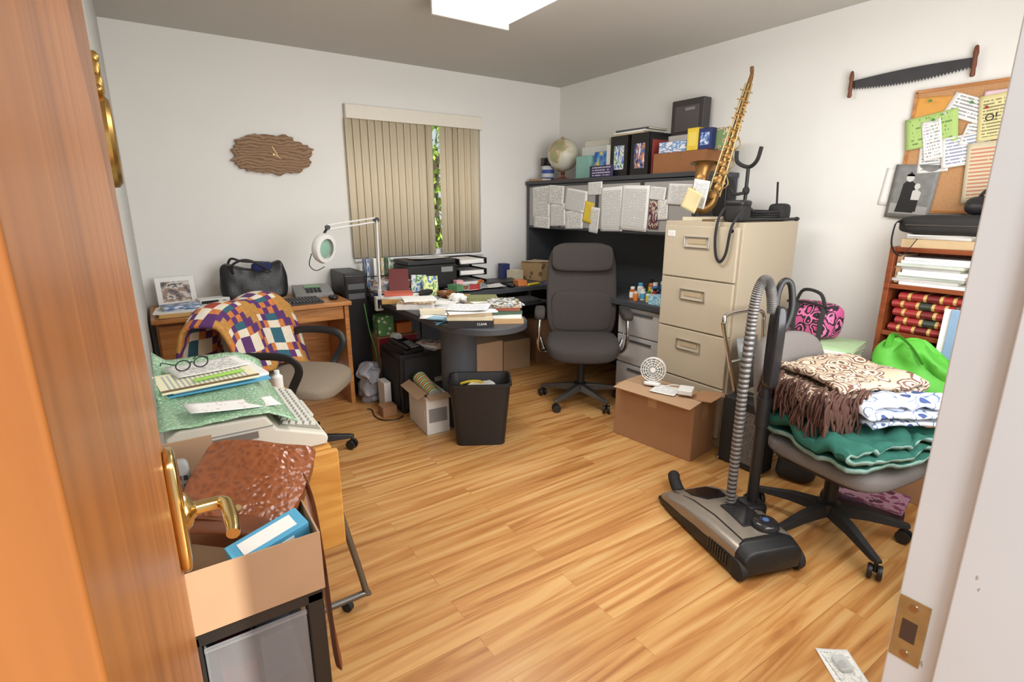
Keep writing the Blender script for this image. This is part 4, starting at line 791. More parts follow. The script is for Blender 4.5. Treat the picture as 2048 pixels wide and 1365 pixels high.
# ---------------------------------------------------------------- bin, safe, box
t=T('waste_bin','black plastic rectangular waste bin under end of peninsula table','bin',(1.52,2.60,0),R_(-30))
def rr(w,d,z,r=.04,n=5):
    o=[]
    for (cx,cy,a0) in ((w/2-r,d/2-r,0),(-w/2+r,d/2-r,pi/2),(-w/2+r,-d/2+r,pi),(w/2-r,-d/2+r,1.5*pi)):
        o+=[V((cx+r*math.cos(a0+pi/2*i/n),cy+r*math.sin(a0+pi/2*i/n),z)) for i in range(n+1)]
    return o
obj('body',B().loft([rr(.29,.2,0),rr(.29,.2,.012),rr(.355,.245,.37),rr(.372,.262,.372),rr(.372,.262,.39),rr(.35,.24,.39),rr(.28,.19,.03),rr(.28,.19,.028)]),BLK,t)
obj('bin_liner',B().loft([rr(.345,.235,.388),rr(.33,.22,.33),rr(.325,.215,.3)],False),mat('dark liner',(52,50,50),.5),t)
tag(obj('crumpled_paper',B().soft((0,0,0),(.2,.13,.09),3,10,None,lambda w:(w.x+.02*noise.noise(w*25),w.y+.02*noise.noise(w*25+V((4,0,0))),w.z+.02*noise.noise(w*22))),PAPER,None,(1.52,2.6,.31)),'crumpled white paper inside the black waste bin','paper')
tag(obj('wrapper_strip',B().tube([(-.07,0,0),(-.02,.01,.01),(.04,.01,.01),(.07,0,0)],[(.005,.016)],8,5),YELLOW,None,(1.485,2.635,.352),(0,0,-.5)),'yellow wrapper strip at back of the waste bin','wrapper')
t=T('safe','black floor cabinet box under the left side of peninsula table','cabinet',(1.45,3.40,0))
obj('body',B().bb(-.18,.18,-.18,.18,.015,.42),BLK,t,bev=.008); q=obj('door',B().bb(-.155,.155,-.19,-.18,.04,.39),BLKM,t,bev=.004); obj('handle',B().bb(.06,.12,-.2,-.19,.2,.23),GREYP,q)
obj('side_panel',B().bb(-.186,-.18,-.15,.15,.05,.38),BLKM,t,bev=.003)
for x in (-.15,.15):
    for y in (-.15,.15): obj('foot',B().lathe([(.02,0),(.02,.016)],(x,y,0),n=12),BLK,t)
t=T('desk_telephone','black desk telephone with grey keys on the black cabinet','telephone',(1.36,3.33,.421),R_(15))
obj('case',B().loft([[V((x,-.1,0)),V((x,.1,0)),V((x,.1,.06)),V((x,-.1,.025))] for x in (-.08,.08)]),BLK,t,bev=.005)
obj('handset',B().soft((-.055,0,.058),(.045,.2,.035),3,8,(R_(10),0,0)),BLK,t); bb=B()
for i in range(3):
    for j in range(4): bb.box((.0+.022*i,-.07+.03*j,.036+.0053*j),(.014,.016,.008),(R_(10),0,0))
obj('keypad',bb,GREYP,t)
for i,(m,l) in enumerate(((pic('card print',[(60,80,120),(200,200,200),(150,80,60)],4),'colourful booklet beside telephone on black cabinet'),(PAPER,'white card pack on colourful booklet beside telephone'),(pic('red card print',[(160,60,60),(220,210,200),(90,90,110)],4),'red toned booklet topmost beside telephone on black cabinet'))): book('booklet',l,'booklet',(1.53,3.30,.421+.0155*i),.10,.17,.015,R_(20+10*i),m)
t=T('archive_box','carton with red lettered label behind black cabinet under peninsula','box',(1.44,3.80,0)); obj('body',B().bb(-.155,.155,-.14,.14,0,.45),CARD,t,bev=.003); obj('label_panel',B().bb(-.15,.15,-.142,-.14,.30,.44),mat('crimson label',(140,34,48),.5),t); lettering('Boston',.085,mat('gold lettering',(216,186,100),.5),t,(0,-.1425,.36),BW)
tag(obj('paper_roll',B().lathe([(.0,0),(.03,0),(.03,.08),(.012,.08),(.012,.06)],(0,0,0),(0,-1,.1)),PAPER,None,(1.4,3.64,.452)),'white paper roll on the black cabinet before red label','paper roll')
carton('biscuit_tin','green box with cream leaf pattern under left edge of peninsula','box',1.30,1.42,3.68,3.80,.451,.60,vor('leaf print',[(0,(222,226,200)),(.3,(96,146,84))],26,.6))
carton('cheque_box','small orange box beside the green leaf box under peninsula','box',1.45,1.57,3.70,3.80,.451,.53,ORANGE)
carton('small_box','slim white box standing left of the black cabinet on floor','box',1.20,1.25,3.36,3.48,0,.2,mat('white slim card',(220,216,210),.7))
carton('small_box','small kraft box lying before slim white box on floor','box',1.14,1.24,3.24,3.34,0,.07,CARD)
tag(obj('plastic_bag',B().soft((0,0,.15),(.14,.15,.30),3,18,None,lambda w:(w.x+.04*noise.noise(w*17),w.y+.04*noise.noise(w*17+V((7,1,0))),w.z+.02*noise.noise(w*15))),mat('grey film',(150,150,156),.3,nz=.25),None,(1.18,3.60,0)),'crumpled grey white plastic bag on floor between oak desk and peninsula','plastic bag')
t=T('tower_computer','black computer tower standing between oak desk and peninsula table','computer',(1.19,3.93,0)); obj('case',B().bb(-.08,.08,-.14,.2,0,.92),BLK,t,bev=.006); obj('front_panel',B().bb(-.075,.075,-.15,-.14,.05,.9),SMOKE,t,bev=.004)
for z in (.8,.73): obj('drive_bay',B().bb(-.06,.06,-.154,-.15,z,z+.04),PANG,t)
t=T('carton','small white carton with striped roll inside under peninsula table','box',(1.35,2.97,0),R_(-4))
bb=B(); bb.bb(-.075,.075,-.16,.16,0,.006); bb.bb(-.075,-.071,-.16,.16,0,.25); bb.bb(.071,.075,-.16,.16,0,.25); bb.bb(-.071,.071,-.16,-.156,0,.25); bb.bb(-.071,.071,.156,.16,0,.25); obj('body',bb,mat('white card',(222,219,213),.7),t)
obj('flap',B().box((-.1,0,.262),(.07,.31,.003),(0,R_(-25),0)),CARD2,t); obj('flap',B().box((0,-.185,.255),(.14,.06,.003),(R_(15),0,0)),CARD2,t)
obj('print',B().bb(-.0765,-.075,-.13,.13,.06,.16),paperm('carton print',(222,219,213),(120,110,100),5,.5),t); obj('print',B().bb(-.06,.06,-.1615,-.16,.08,.17),GREYP,t)
tag(obj('wrapping_roll',B().cyl((0,-.1,0),(0,.12,.06),.045,.045,24),stripes('candy stripes',[(222,222,210),(80,146,84),(220,200,90),(190,80,66)],6,1),None,(1.36,3.0,.22)),'striped green and yellow roll sticking out of small white carton','gift wrap')
for i,(pts,m,l) in enumerate((([(1.1,3.44,.01),(1.12,3.40,.008),(1.1,3.3,.006),(1.12,3.2,.006),(1.2,3.16,.006),(1.26,3.19,.006)],BLK,'black cable tangle on floor left of black cabinet'),([(1.22,3.72,.7),(1.24,3.7,.5),(1.27,3.66,.3),(1.265,3.68,.05),(1.25,3.62,.006)],GREEN,'thin green cable hanging behind peninsula left edge'))):
    tag(obj('power_cable',B().tube(pts,.004,8,8),m),l,'cable')
carton('storage_box','brown open carton under the bridge desk behind peninsula','box',2.0,2.32,3.58,3.9,0,.3,CARD2)
carton('storage_box','tan carton on floor under hutch desk in far corner','box',2.76,3.06,3.70,4.05,0,.38,CARD,0,None,mat('brown tape',(150,112,76),.3))
carton('storage_box','pale brown archive carton under bridge desk right of open carton','box',2.38,2.66,3.66,3.96,0,.26,mat('pale brown card',(170,140,108),.8))
stack((1.72,3.62,0),[(.22,.3,.06,R_(4),mat('ream wrapper',(220,222,226),.6),'wrapped paper ream lowest on floor under peninsula','papers'),(.22,.3,.05,R_(-6),mat('grey file',(120,118,116),.6),'grey file on wrapped paper ream under peninsula','folder'),(.2,.28,.05,R_(8),mat('tan file',(190,160,116),.6),'tan file topmost on ream pile under peninsula','folder')])
stack((1.95,3.40,0),[(.2,.28,.03,R_(10),mat('grey book',(130,124,118),.6),'grey book lying on floor under keyboard tray','book'),(.2,.26,.025,R_(-8),mat('brown book',(130,100,70),.6),'brown book on grey book under keyboard tray','book'),(.21,.27,.02,R_(4),PAPER,'white magazine on brown book under keyboard tray','magazine')])

# ---------------------------------------------------------------- on the peninsula
Z=.74
G3='books piled on the end of peninsula table'
BB=mat('black book cover',(34,32,34),.4)
t=book('book','thick black spined book lowest in front pile on peninsula','book',(1.425,2.53,Z),.16,.25,.04,R_(62),BB,G3)
lettering('CLEAR',.018,PAPER,t,(-.0805,-.06,.02),(pi/2,0,-pi/2))
z=stack((1.43,2.54,Z+.0405),[(.17,.25,.022,R_(58),mat('cream paperback',(214,202,174),.6),'cream paperback above thick black book on peninsula','book'),(.16,.24,.018,R_(66),mat('sand paperback',(190,170,140),.6),'sand paperback above cream paperback on peninsula','book'),(.2,.27,.006,R_(72),PAPER,'white booklet topmost in front pile on peninsula','booklet')],G3)
paper('letter_sheet','white letter lying on top of the front book pile','paper',(1.42,2.56,z+.0005),.2,.25,LET,(0,0,R_(50)),0,.012)
z=stack((1.665,2.55,Z),[(.25,.18,.028,R_(62),mat('tan hardcover',(186,150,104),.6),'tan hardcover lowest in right hand pile on peninsula','book'),(.24,.18,.022,R_(58),PAPER,'white spined book second in right hand pile on peninsula','book'),(.23,.17,.02,R_(66),mat('green hardcover',(70,98,78),.6),'green book third in right hand pile on peninsula','book'),(.23,.17,.018,R_(56),mat('brick paperback',(168,92,70),.6),'brick red paperback fourth in right hand pile on peninsula','book'),(.24,.18,.01,R_(60),pic('magazine food',[(170,120,76),(220,206,176),(110,70,50),(80,92,110)],5),'food magazine on right hand pile on peninsula','magazine'),(.25,.18,.006,R_(70),pic('magazine lake',[(100,130,160),(214,214,208),(110,96,70),(66,82,66)],5),'blue landscape magazine topmost on right hand pile','magazine')],G3)
z=stack((1.71,2.88,Z),[(.16,.22,.03,R_(80),mat('rose paperback',(176,120,110),.6),'rose paperback lowest in pile behind right hand pile on peninsula','book'),(.16,.21,.022,R_(70),pic('travel cover',[(70,110,140),(220,200,150),(190,190,180)],4),'travel guide second in pile behind right hand pile on peninsula','book'),(.17,.22,.012,R_(88),PAPER,'white booklet above travel guide behind right hand pile','booklet'),(.13,.19,.022,R_(64),mat('olive paperback',(120,124,78),.6),'olive paperback topmost behind right hand pile on peninsula','book')])
z=stack((1.40,3.18,Z),[(.17,.24,.034,R_(60),mat('white jacket',(222,219,213),.5),'white jacketed hardcover near left edge of peninsula','book'),(.16,.22,.016,R_(52),pic('brown jacket',[(140,100,66),(210,194,164),(104,70,46)],4),'brown paperback on the white jacketed hardcover','book'),(.15,.21,.012,R_(74),PAPER,'white pamphlet topmost on white jacketed hardcover pile','booklet')])
stack((1.38,3.44,Z),[(.16,.22,.03,R_(66),mat('ochre jacket',(190,150,90),.5),'ochre book near magnifier lamp clamp on peninsula','book'),(.16,.22,.02,R_(50),PAPER,'white book on ochre book near magnifier lamp clamp','book'),(.13,.19,.018,R_(72),mat('coral jacket',(196,96,76),.5),'coral paperback topmost near magnifier lamp clamp','book')])
zp=stack((1.44,3.78,Z),[(.2,.27,.03,R_(80),NAVY,'navy binder lowest in back pile on peninsula','folder'),(.2,.27,.02,R_(95),pic('catalogue',[(70,106,76),(210,204,190),(140,70,60)],5),'catalogue on navy binder in back pile on peninsula','magazine'),(.2,.26,.025,R_(70),mat('grey directory',(150,150,150),.6),'grey directory in back pile on peninsula','book'),(.2,.26,.02,R_(74),pic('brochure mix',[(226,226,222),(80,120,170),(206,160,80)],5),'bright brochure in back pile on peninsula','magazine'),(.18,.25,.015,R_(100),pic('red brochure',[(150,60,60),(226,220,214),(60,60,80)],4),'red brochure topmost in back pile on peninsula','magazine')])
book('book','maroon book with gold title propped upright on peninsula back pile','book',(1.47,3.66,zp-.008),.14,.19,.03,0,MAROON,None,(R_(52),0,R_(-22)))
tr=T('magazine_rack','black wire rack of upright brochures at window end of peninsula','rack',(1.43,4.02,Z)); obj('base',B().bb(-.13,.13,-.06,.06,0,.006),BLK,tr)
for y in (-.058,.058): obj('rail',B().tube([(-.125,y,.004),(-.125,y,.12),(.125,y,.12),(.125,y,.004)],.004,6),BLK,tr)
for i,(m,l) in enumerate(((pic('rack blue',[(60,100,160),(220,224,230)],4),'blue brochure standing leftmost in black rack'),(PAPER,'white brochure standing second in black rack'),(pic('rack yellow',[(216,180,80),(226,222,210),(120,90,50)],4),'yellow brochure standing third in black rack'),(pic('rack green',[(90,140,90),(220,224,214)],4),'green brochure standing rightmost in black rack'))):
    book('brochure',l,'brochure',(1.34+.058*i,4.02,Z+.006+.125),.1,.25,.02,0,m,'brochures in the black rack',(pi/2,0,R_(90)))
for i,(u,v,m,l) in enumerate(((838,590,pic('leaflet one',[(70,130,180),(226,230,230),(100,156,90)],4),'blue leaflet standing on peninsula before printer'),(862,593,pic('leaflet two',[(96,150,86),(214,222,140),(70,112,176)],4),'green leaflet standing on peninsula before printer'))):
    q=pz(u,v,Z); paper('leaflet',l,'leaflet',(q.x,q.y,Z+.073),.11,.155,m,(R_(70),0,R_(-30+12*i)),0,.004)
def scissors(loc,rot,m,label):
    t=T('scissors',label,'scissors',loc,rot); b=B()
    for s_ in (-1,1): b.tube([(s_*.02+.018*math.cos(a*.6283)*.8,-.05+.025*math.sin(a*.6283),0) for a in range(10)],.005,6,0,True)
    obj('handle',b,m,t); obj('blade',B().box((.004,.03,.001),(.012,.12,.002),(0,0,.06)).box((-.004,.03,-.001),(.012,.12,.002),(0,0,-.06)),CHROME,t)
scissors((1.49,3.86,zp+.006),(0,0,R_(-20)),RED,'red handled scissors lying on the back pile on peninsula')
tag(obj('wooden_bowl',B().lathe([(.02,0),(.05,.004),(.068,.03),(.072,.048),(.066,.048),(.05,.014),(.01,.01)],(0,0,0)),wood('bowl wood',(150,98,60),(110,66,36)),None,(1.72,3.40,Z)),'brown wooden bowl on the peninsula behind the book piles','bowl')
tag(obj('tissue',B().soft((0,0,.035),(.12,.11,.075),2.5,12,None,lambda w:(w.x+.025*noise.noise(w*28),w.y+.025*noise.noise(w*28+V((3,0,0))),w.z+.02*noise.noise(w*30))),PAPER,None,(1.68,3.14,Z)),'crumpled white tissue between book piles on peninsula','tissue')
for i,(x,y,r,m,l) in enumerate(((1.50,2.87,38,LET3,'white form sheet near tissue at middle of peninsula'),(1.40,2.82,62,PAPER,'blank white sheet near left edge of peninsula'),(1.57,3.30,15,LET,'typed sheet left of wooden bowl on peninsula'),(1.68,3.58,70,LET2,'dense typed sheet behind wooden bowl on peninsula'),(1.50,2.98,80,paperm('airmail',(222,226,232),(80,100,160),8,.5),'pale blue letter at middle of peninsula'),(2.0,3.66,20,LET,'white sheet at left end of bridge desk'),(2.22,3.66,75,LET3,'white form before letter trays on bridge desk'))):
    paper('letter_sheet',l,'paper',(x,y,Z+.0004+.0012*i),.2,.27,m,(0,0,R_(r)),0,.012)
paper('brochure','coloured brochure lying flat at middle of peninsula table','brochure',(1.55,3.44,Z+.012),.2,.22,pic('brochure flat',[(206,176,104),(84,114,150),(226,226,222)],5),(0,0,R_(20)),0,.005)
book('book','small open looking white notebook beside crumpled tissue on peninsula','notebook',(1.56,3.13,Z+.012),.12,.18,.014,R_(35),PAPER)
for (x,y,w_,d_,h_,r,m,nm,l) in ((1.38,2.93,.09,.15,.022,70,mat('bundle of envelopes',(226,216,190),.8),'envelope_bundle','bundle of cream envelopes near left edge of peninsula'),(1.52,2.80,.10,.14,.012,50,mat('pocket red',(166,60,52),.5),'diary','small red pocket diary between front pile and white form'),(1.76,3.26,.11,.17,.024,80,mat('mustard paperback',(206,170,84),.6),'paperback','mustard paperback at right edge of peninsula by tissue'),(1.60,3.62,.1,.15,.02,10,mat('plum notebook',(92,60,92),.6),'notebook','plum notebook before printer on peninsula'),(1.74,3.56,.12,.16,.016,60,pic('puzzle book',[(220,210,190),(190,90,70),(70,110,150)],6),'puzzle_book','puzzle book behind the wooden bowl on peninsula'),(1.34,2.74,.08,.13,.008,35,mat('sky pad',(150,190,214),.7),'pad','sky blue note pad at left curve of peninsula'),(1.79,2.72,.06,.1,.012,85,mat('peach pad',(226,180,150),.7),'pad','peach note pad at right curve of peninsula'),(1.58,2.78,.07,.1,.018,25,mat('lime card box',(170,196,90),.6),'card_box','small lime card pack between the two front piles'),(1.46,3.34,.12,.17,.03,40,mat('steel blue book',(90,112,138),.6),'paperback','steel blue paperback beside ochre book on peninsula')):
    book(nm,l,nm.replace('_',' '),(x,y,Z+.0065),w_,d_,h_,R_(r),m)
for (x,y,w_,d_,h_,r,m,l) in ((1.90,3.60,.07,.1,.05,20,mat('green tea box',(90,140,96),.6),'small green carton at left end of bridge desk'),(2.06,3.58,.05,.08,.04,60,RED,'small red carton beside trivet on bridge desk'),(2.52,3.62,.08,.11,.045,-10,mat('orange carton',(214,130,70),.6),'small orange carton before laptop on bridge desk'),(2.66,3.90,.09,.12,.09,15,mat('cream carton',(222,212,186),.6),'cream carton behind laptop near camouflage parcel'),(2.62,4.02,.07,.09,.14,0,NAVY,'navy upright carton against window wall behind laptop'),(1.61,3.72,.08,.11,.08,12,mat('rust carton',(176,92,60),.6),'rust carton beside maroon book on peninsula')):
    carton('small_box',l,'box',x-w_/2,x+w_/2,y-d_/2,y+d_/2,Z+(.009 if 1.8<x<2.4 else 0),Z+h_+(.009 if 1.8<x<2.4 else 0),m,R_(r))
t=T('stapler','black stapler on peninsula beside the small white notebook','stapler',(1.50,3.21,Z+.008),R_(30)); obj('base',B().bb(-.07,.07,-.017,.017,0,.01),BLK,t,bev=.003); obj('arm',B().loft([[V((x,-.015,z)),V((x,.015,z)),V((x,.013,z+.018)),V((x,-.013,z+.018))] for x,z in ((-.07,.011),(.07,.026))]),GREYP,t,bev=.003)
t=T('calculator','grey pocket calculator between rose paperback pile and tissue','calculator',(1.59,2.98,Z+.012),R_(60)); obj('case',B().bb(-.04,.04,-.065,.065,0,.012),GREYP,t,bev=.003); obj('display',B().bb(-.03,.03,.035,.055,.012,.013),mat('lcd',(150,166,140),.3),t); bb=B()
for i in range(4):
    for j in range(4): bb.box((-.027+.018*i,-.05+.02*j,.014),(.012,.012,.004))
obj('keys',bb,BLK,t)
stack((2.98,3.22,Z),[(.21,.28,.03,R_(5),PAPER,'thick white papers lowest on hutch desk behind charcoal chair','papers'),(.2,.27,.025,R_(-7),mat('blue manual',(80,110,160),.6),'blue manual on white papers on hutch desk behind chair','book'),(.2,.26,.02,R_(12),mat('tan manual',(196,170,126),.6),'tan manual topmost on hutch desk behind charcoal chair','book')])
stack((2.84,3.48,Z),[(.16,.22,.02,R_(20),mat('violet book',(110,90,140),.6),'violet book on hutch desk left of charcoal chair','book'),(.15,.2,.02,R_(40),pic('guide',[(226,214,170),(150,100,60),(90,130,140)],4),'guide book on violet book left of charcoal chair','book')])
t=T('trivet','round wooden trivet with pink sticky cube on bridge desk','trivet',(1.98,3.70,Z+.012)); obj('disc',B().lathe([(.075,0),(.078,.006),(.075,.012)],(0,0,0)),wood('trivet wood',(170,116,70),(130,80,44)),t)
carton('note_cube','pink paper note cube sitting on the round wooden trivet','notes',1.95,2.01,3.67,3.73,Z+.0245,Z+.075,mat('pink note cube',(224,170,180),.8))
t=T('tape_dispenser','small grey tape dispenser on bridge desk before laptop','tape dispenser',(2.14,3.60,Z+.010),R_(30)); obj('case',B().loft([[V((-.06,y,0)),V((.06,y,0)),V((.055,y,.02)),V((.0,y,.045)),V((-.05,y,.05))] for y in (-.02,.02)]),GREYP,t,bev=.004); obj('tape_roll',B().lathe([(.018,-.009),(.03,-.009),(.03,.009),(.018,.009)],(-.025,0,.045),(0,1,0)),AMBER,t)
tag(obj('eyeglass_case',B().soft((0,0,.02),(.16,.06,.04),3,8),BLKM,None,(1.60,3.50,Z+.018),(0,0,.5)),'black eyeglass case beside standing leaflets on peninsula','glasses case')
for i,(x,y,r,m,l) in enumerate(((1.32,2.66,30,LBLUE,'light blue pen on left edge of peninsula'),(1.63,3.05,80,BLK,'black pen beside crumpled tissue on peninsula'))):
    tag(obj('pen',B().tube([(-.07,0,0),(.06,0,0),(.075,0,0)],[.0045,.0045,.0015],8),m,None,(x,y,Z+.0045+.009*i),(0,0,R_(r))),l,'pen')
t=T('printer','black inkjet printer with paper on top below the window blind','printer',(1.80,3.92,Z))
obj('body',B().bb(-.21,.21,-.15,.15,0,.2),BLK,t,bev=.012,seg=3); obj('lid',B().bb(-.205,.205,-.14,.15,.201,.235),mat('printer lid',(44,44,46),.35),t,bev=.008); obj('output_tray',B().bb(-.12,.12,-.2,-.15,.03,.04),SMOKE,t,bev=.002); obj('control_panel',B().box((.12,-.15,.16),(.1,.006,.04)),GREYP,t)
paper('letter_sheet','white sheets lying on top of the black printer','paper',(1.82,3.92,Z+.236),.3,.22,LET,(0,0,.1),0,.012)
t=T('letter_tray','black stacked letter trays of papers beside printer under window','letter tray',(2.17,3.95,Z))
for z in (.0,.09,.18): obj('tray',B().bb(-.13,.13,-.16,.14,z,z+.006).bb(-.13,-.125,-.16,.14,z,z+.05).bb(.125,.13,-.16,.14,z,z+.05).bb(-.13,.13,.135,.14,z,z+.05),BLK,t)
for x in (-.128,.128): obj('post',B().bb(x-.003,x+.003,.09,.13,0,.2),BLK,t)
for z,l in ((.006,'paper pile in bottom letter tray under window'),(.096,'paper pile in middle letter tray under window'),(.186,'paper pile in top letter tray under window')):
    o=B()
    for i in range(7): o.box((random.uniform(-.005,.005),0,z+.003+.0045*i),(.22,.27,.0045),(0,0,random.uniform(-.04,.04)))
    tag(obj('paper_stack',o,PAPER,None,(2.17,3.94,Z)),l,'papers','papers in the letter trays')
t=T('laptop','closed black laptop lying on bridge desk by hutch','laptop',(2.43,3.82,Z),R_(-12)); obj('base',B().bb(-.17,.17,-.12,.12,.003,.018),BLK,t,bev=.004); obj('lid',B().bb(-.17,.17,-.12,.12,.019,.028),BLK,t,bev=.004)
for x in (-.14,.14):
    for y in (-.1,.1): obj('foot',B().box((x,y,.0015),(.02,.02,.003)),GREYP,t)
tag(obj('highlighter',B().tube([(-.07,0,0),(.05,0,0),(.07,0,0)],[.011,.011,.006],10),YELLOW,None,(2.62,3.56,Z+.011),(0,0,.2)),'fat yellow highlighter near front edge of bridge desk','marker')
tag(obj('computer_mouse',B().soft((0,0,.015),(.06,.1,.03),2.6,8),BLK,None,(2.40,3.58,Z)),'black mouse beside laptop on bridge desk','mouse')
carton('parcel_box','tan camouflage parcel at corner of desk left of charcoal chair','box',2.78,2.98,3.72,3.97,Z,Z+.16,vor('camo print',[(0,(120,100,70)),(.3,(180,150,110))],14,.7),R_(10),None,None)
paper('newspaper_page','folded newspaper page lying on tan camouflage parcel','newspaper',(2.87,3.84,Z+.1605),.2,.22,COUP,(0,0,.3),0,.006)
t=T('speaker','black desktop speaker inside hutch left of charcoal chair','speaker',(3.15,3.50,Z)); obj('case',B().bb(-.08,.08,-.09,.09,0,.30),BLK,t,bev=.006); obj('grille',B().bb(-.084,-.08,-.075,.075,.02,.27),BLKM,t); obj('cone',B().lathe([(.05,0),(.04,.004),(.01,.002)],(-.084,0,.1),(-1,0,0)),SMOKE,t)
for i in range(8): book('disc_case','black disc case in the short pile beside desktop speaker','disc case',(3.12,3.68+.004*(i%2),Z+.0165*i),.125,.14,.016,R_(i%3),SMOKE,'disc cases beside desktop speaker')
def bottle(loc,r,h,m,capm,label,lm=None):
    t=T('bottle',label,'bottle',loc,random.random()*6,'small bottles on the hutch desk'); obj('body',B().lathe([(r*.9,0),(r,.004),(r,h*.72),(r*.6,h*.8),(r*.55,h*.82)],(0,0,0),n=18),m,t); obj('cap',B().lathe([(r*.72,0),(r*.72,h*.17),(r*.6,h*.18)],(0,0,h*.82),n=18),capm,t)
    if lm: obj('label_panel',B().lathe([(r*1.01,h*.15),(r*1.01,h*.6)],(0,0,0),n=18,cap=False),lm,t)
for (x,y,r,h,m,cm,lm,l) in ((2.80,2.62,.022,.09,AMBER,WPL,PAPER,'amber pill bottle with white cap at front of hutch desk'),(2.83,2.55,.022,.08,WPL,WPL,LBLUE,'white bottle with blue label at front of hutch desk'),(2.88,2.62,.024,.11,WPL,LBLUE,LET3,'white bottle with blue cap on hutch desk'),(2.80,2.47,.02,.075,WPL,GREEN,YELLOW,'small yellow label bottle nearest filing cabinet on hutch desk'),(2.92,2.52,.026,.12,mat('blue bottle',(70,110,170),.3),WPL,PAPER,'blue bottle with white cap on hutch desk'),(2.97,2.60,.022,.13,AMBER,BLK,YELLOW,'tall amber bottle with black cap on hutch desk'),(3.0,2.48,.024,.1,GREEN,WPL,PAPER,'green bottle with white cap at back of hutch desk'),(2.77,2.56,.018,.065,mat('orange vial',(220,130,60),.3),WPL,None,'small orange vial at front edge of hutch desk'),(2.86,2.47,.02,.09,mat('red bottle',(170,54,50),.3),BLK,PAPER,'red bottle with black cap on hutch desk'),(3.06,2.56,.026,.15,WPL,RED,LBLUE,'tall white bottle with red cap at back of hutch desk')):
    bottle((x,y,Z),r,h,m,cm,l,lm)
t=T('pen_mug','dark mug full of pens on the hutch desk beside filing cabinet','mug',(2.90,2.40,Z)); obj('cup',B().lathe([(.035,0),(.04,.005),(.04,.1),(.036,.1),(.034,.01)],(0,0,0)),NAVY,t); obj('handle',B().tube([(0,.04,.08),(0,.07,.07),(0,.07,.035),(0,.04,.025)],.006,8,5),NAVY,t)
for i,m in enumerate((ORANGE,BLK,RED,LBLUE,YELLOW)):
    a=i*1.3; tag(obj('pen',B().tube([(0,0,0),(.025*math.cos(a),.025*math.sin(a),.16)],.0045,8),m,None,(2.90,2.40,Z+.012)),('orange pen standing in dark mug','black pen standing in dark mug','red pen standing in dark mug','light blue pen standing in dark mug','yellow pen standing in dark mug')[i],'pen','pens in the dark mug')
scissors((2.985,2.40,Z+.075),(R_(-90),0,R_(90)),ORANGE,'orange handled scissors standing upright on hutch desk')
t=T('picture_frame','black framed landscape picture standing at back of hutch desk','picture frame',(3.15,2.44,Z),RW); obj('frame',B().bb(-.08,.08,0,.26,-.01,.01),BLK,t,bev=.003); obj('picture',B().bb(-.065,.065,.02,.24,.01,.0115),pic('landscape print',[(50,80,140),(130,160,200),(60,80,50),(40,50,40)],3),t)
carton('tissue_box','light blue tissue box at front edge of hutch desk','box',2.74,2.84,2.27,2.42,Z,Z+.06,pic('tissue blue',[(110,180,210),(196,225,238),(110,180,210)],4))

# magnifier lamp
t=T('magnifier_lamp','white magnifier lamp on jointed arm clamped to peninsula edge','lamp',(1.285,3.62,Z))
el=py(752,440,3.72); e2=py(655,455,3.58); hc=py(648,497,3.54); LY=3.62
obj('clamp',B().bb(1.27,1.33,LY-.025,LY+.025,Z+.001,Z+.02).bb(1.268,1.28,LY-.02,LY+.02,Z-.08,Z+.02).bb(1.27,1.32,LY-.015,LY+.015,Z-.08,Z-.065).cyl((1.305,LY,Z-.065),(1.305,LY,Z-.037),.006).cyl((1.305,LY,Z+.02),(1.305,LY,Z+.07),.014),WPL,t,bev=.003,w=True)
o1=V((0,.014,0)); b0=V((1.305,LY,Z+.06))
obj('lower_arm',B().cyl(b0+o1,el+o1,.006,None,8).cyl(b0-o1,el-o1,.006,None,8),WPL,t,w=True); u1=V((0,0,.014))
obj('upper_arm',B().cyl(el+u1,e2+u1,.006,None,8).cyl(el-u1,e2-u1,.006,None,8),WPL,t,w=True)
sp_=[]
for i in range(90): q=b0+(el-b0)*(.1+.3*i/90); sp_.append(q+V((.006*math.cos(i*.9),.006*math.sin(i*.9),0)))
obj('spring',B().tube(sp_,.0015,5),CHROME,t,w=True)
obj('elbow',B().lathe([(.018,-.02),(.018,.02)],el,(0,1,0),16),BLK,t,w=True); obj('elbow',B().lathe([(.014,-.018),(.014,.018)],e2,(0,1,0),16).cyl(e2,hc+V((0,.0,.08)),.008,None,8),BLK,t,w=True)
nv=V((.55,-.8,-.12)).normalized()
obj('lamp_head',B().lathe([(.062,-.02),(.09,-.022),(.098,0),(.09,.022),(.064,.024)],hc,nv,32,False),WPL,t,w=True); obj('lens',B().lathe([(.0,-.004),(.05,-.003),(.064,0),(.05,.006),(.0,.009)],hc,nv,28),LGREEN,t,w=True)
obj('power_cord',B().tube([hc+V((-.08,0,-.03)),hc+V((-.1,0,-.1)),hc+V((-.06,.01,-.14)),hc+V((.0,.02,-.12))],.003,6,6),BLK,t,w=True)

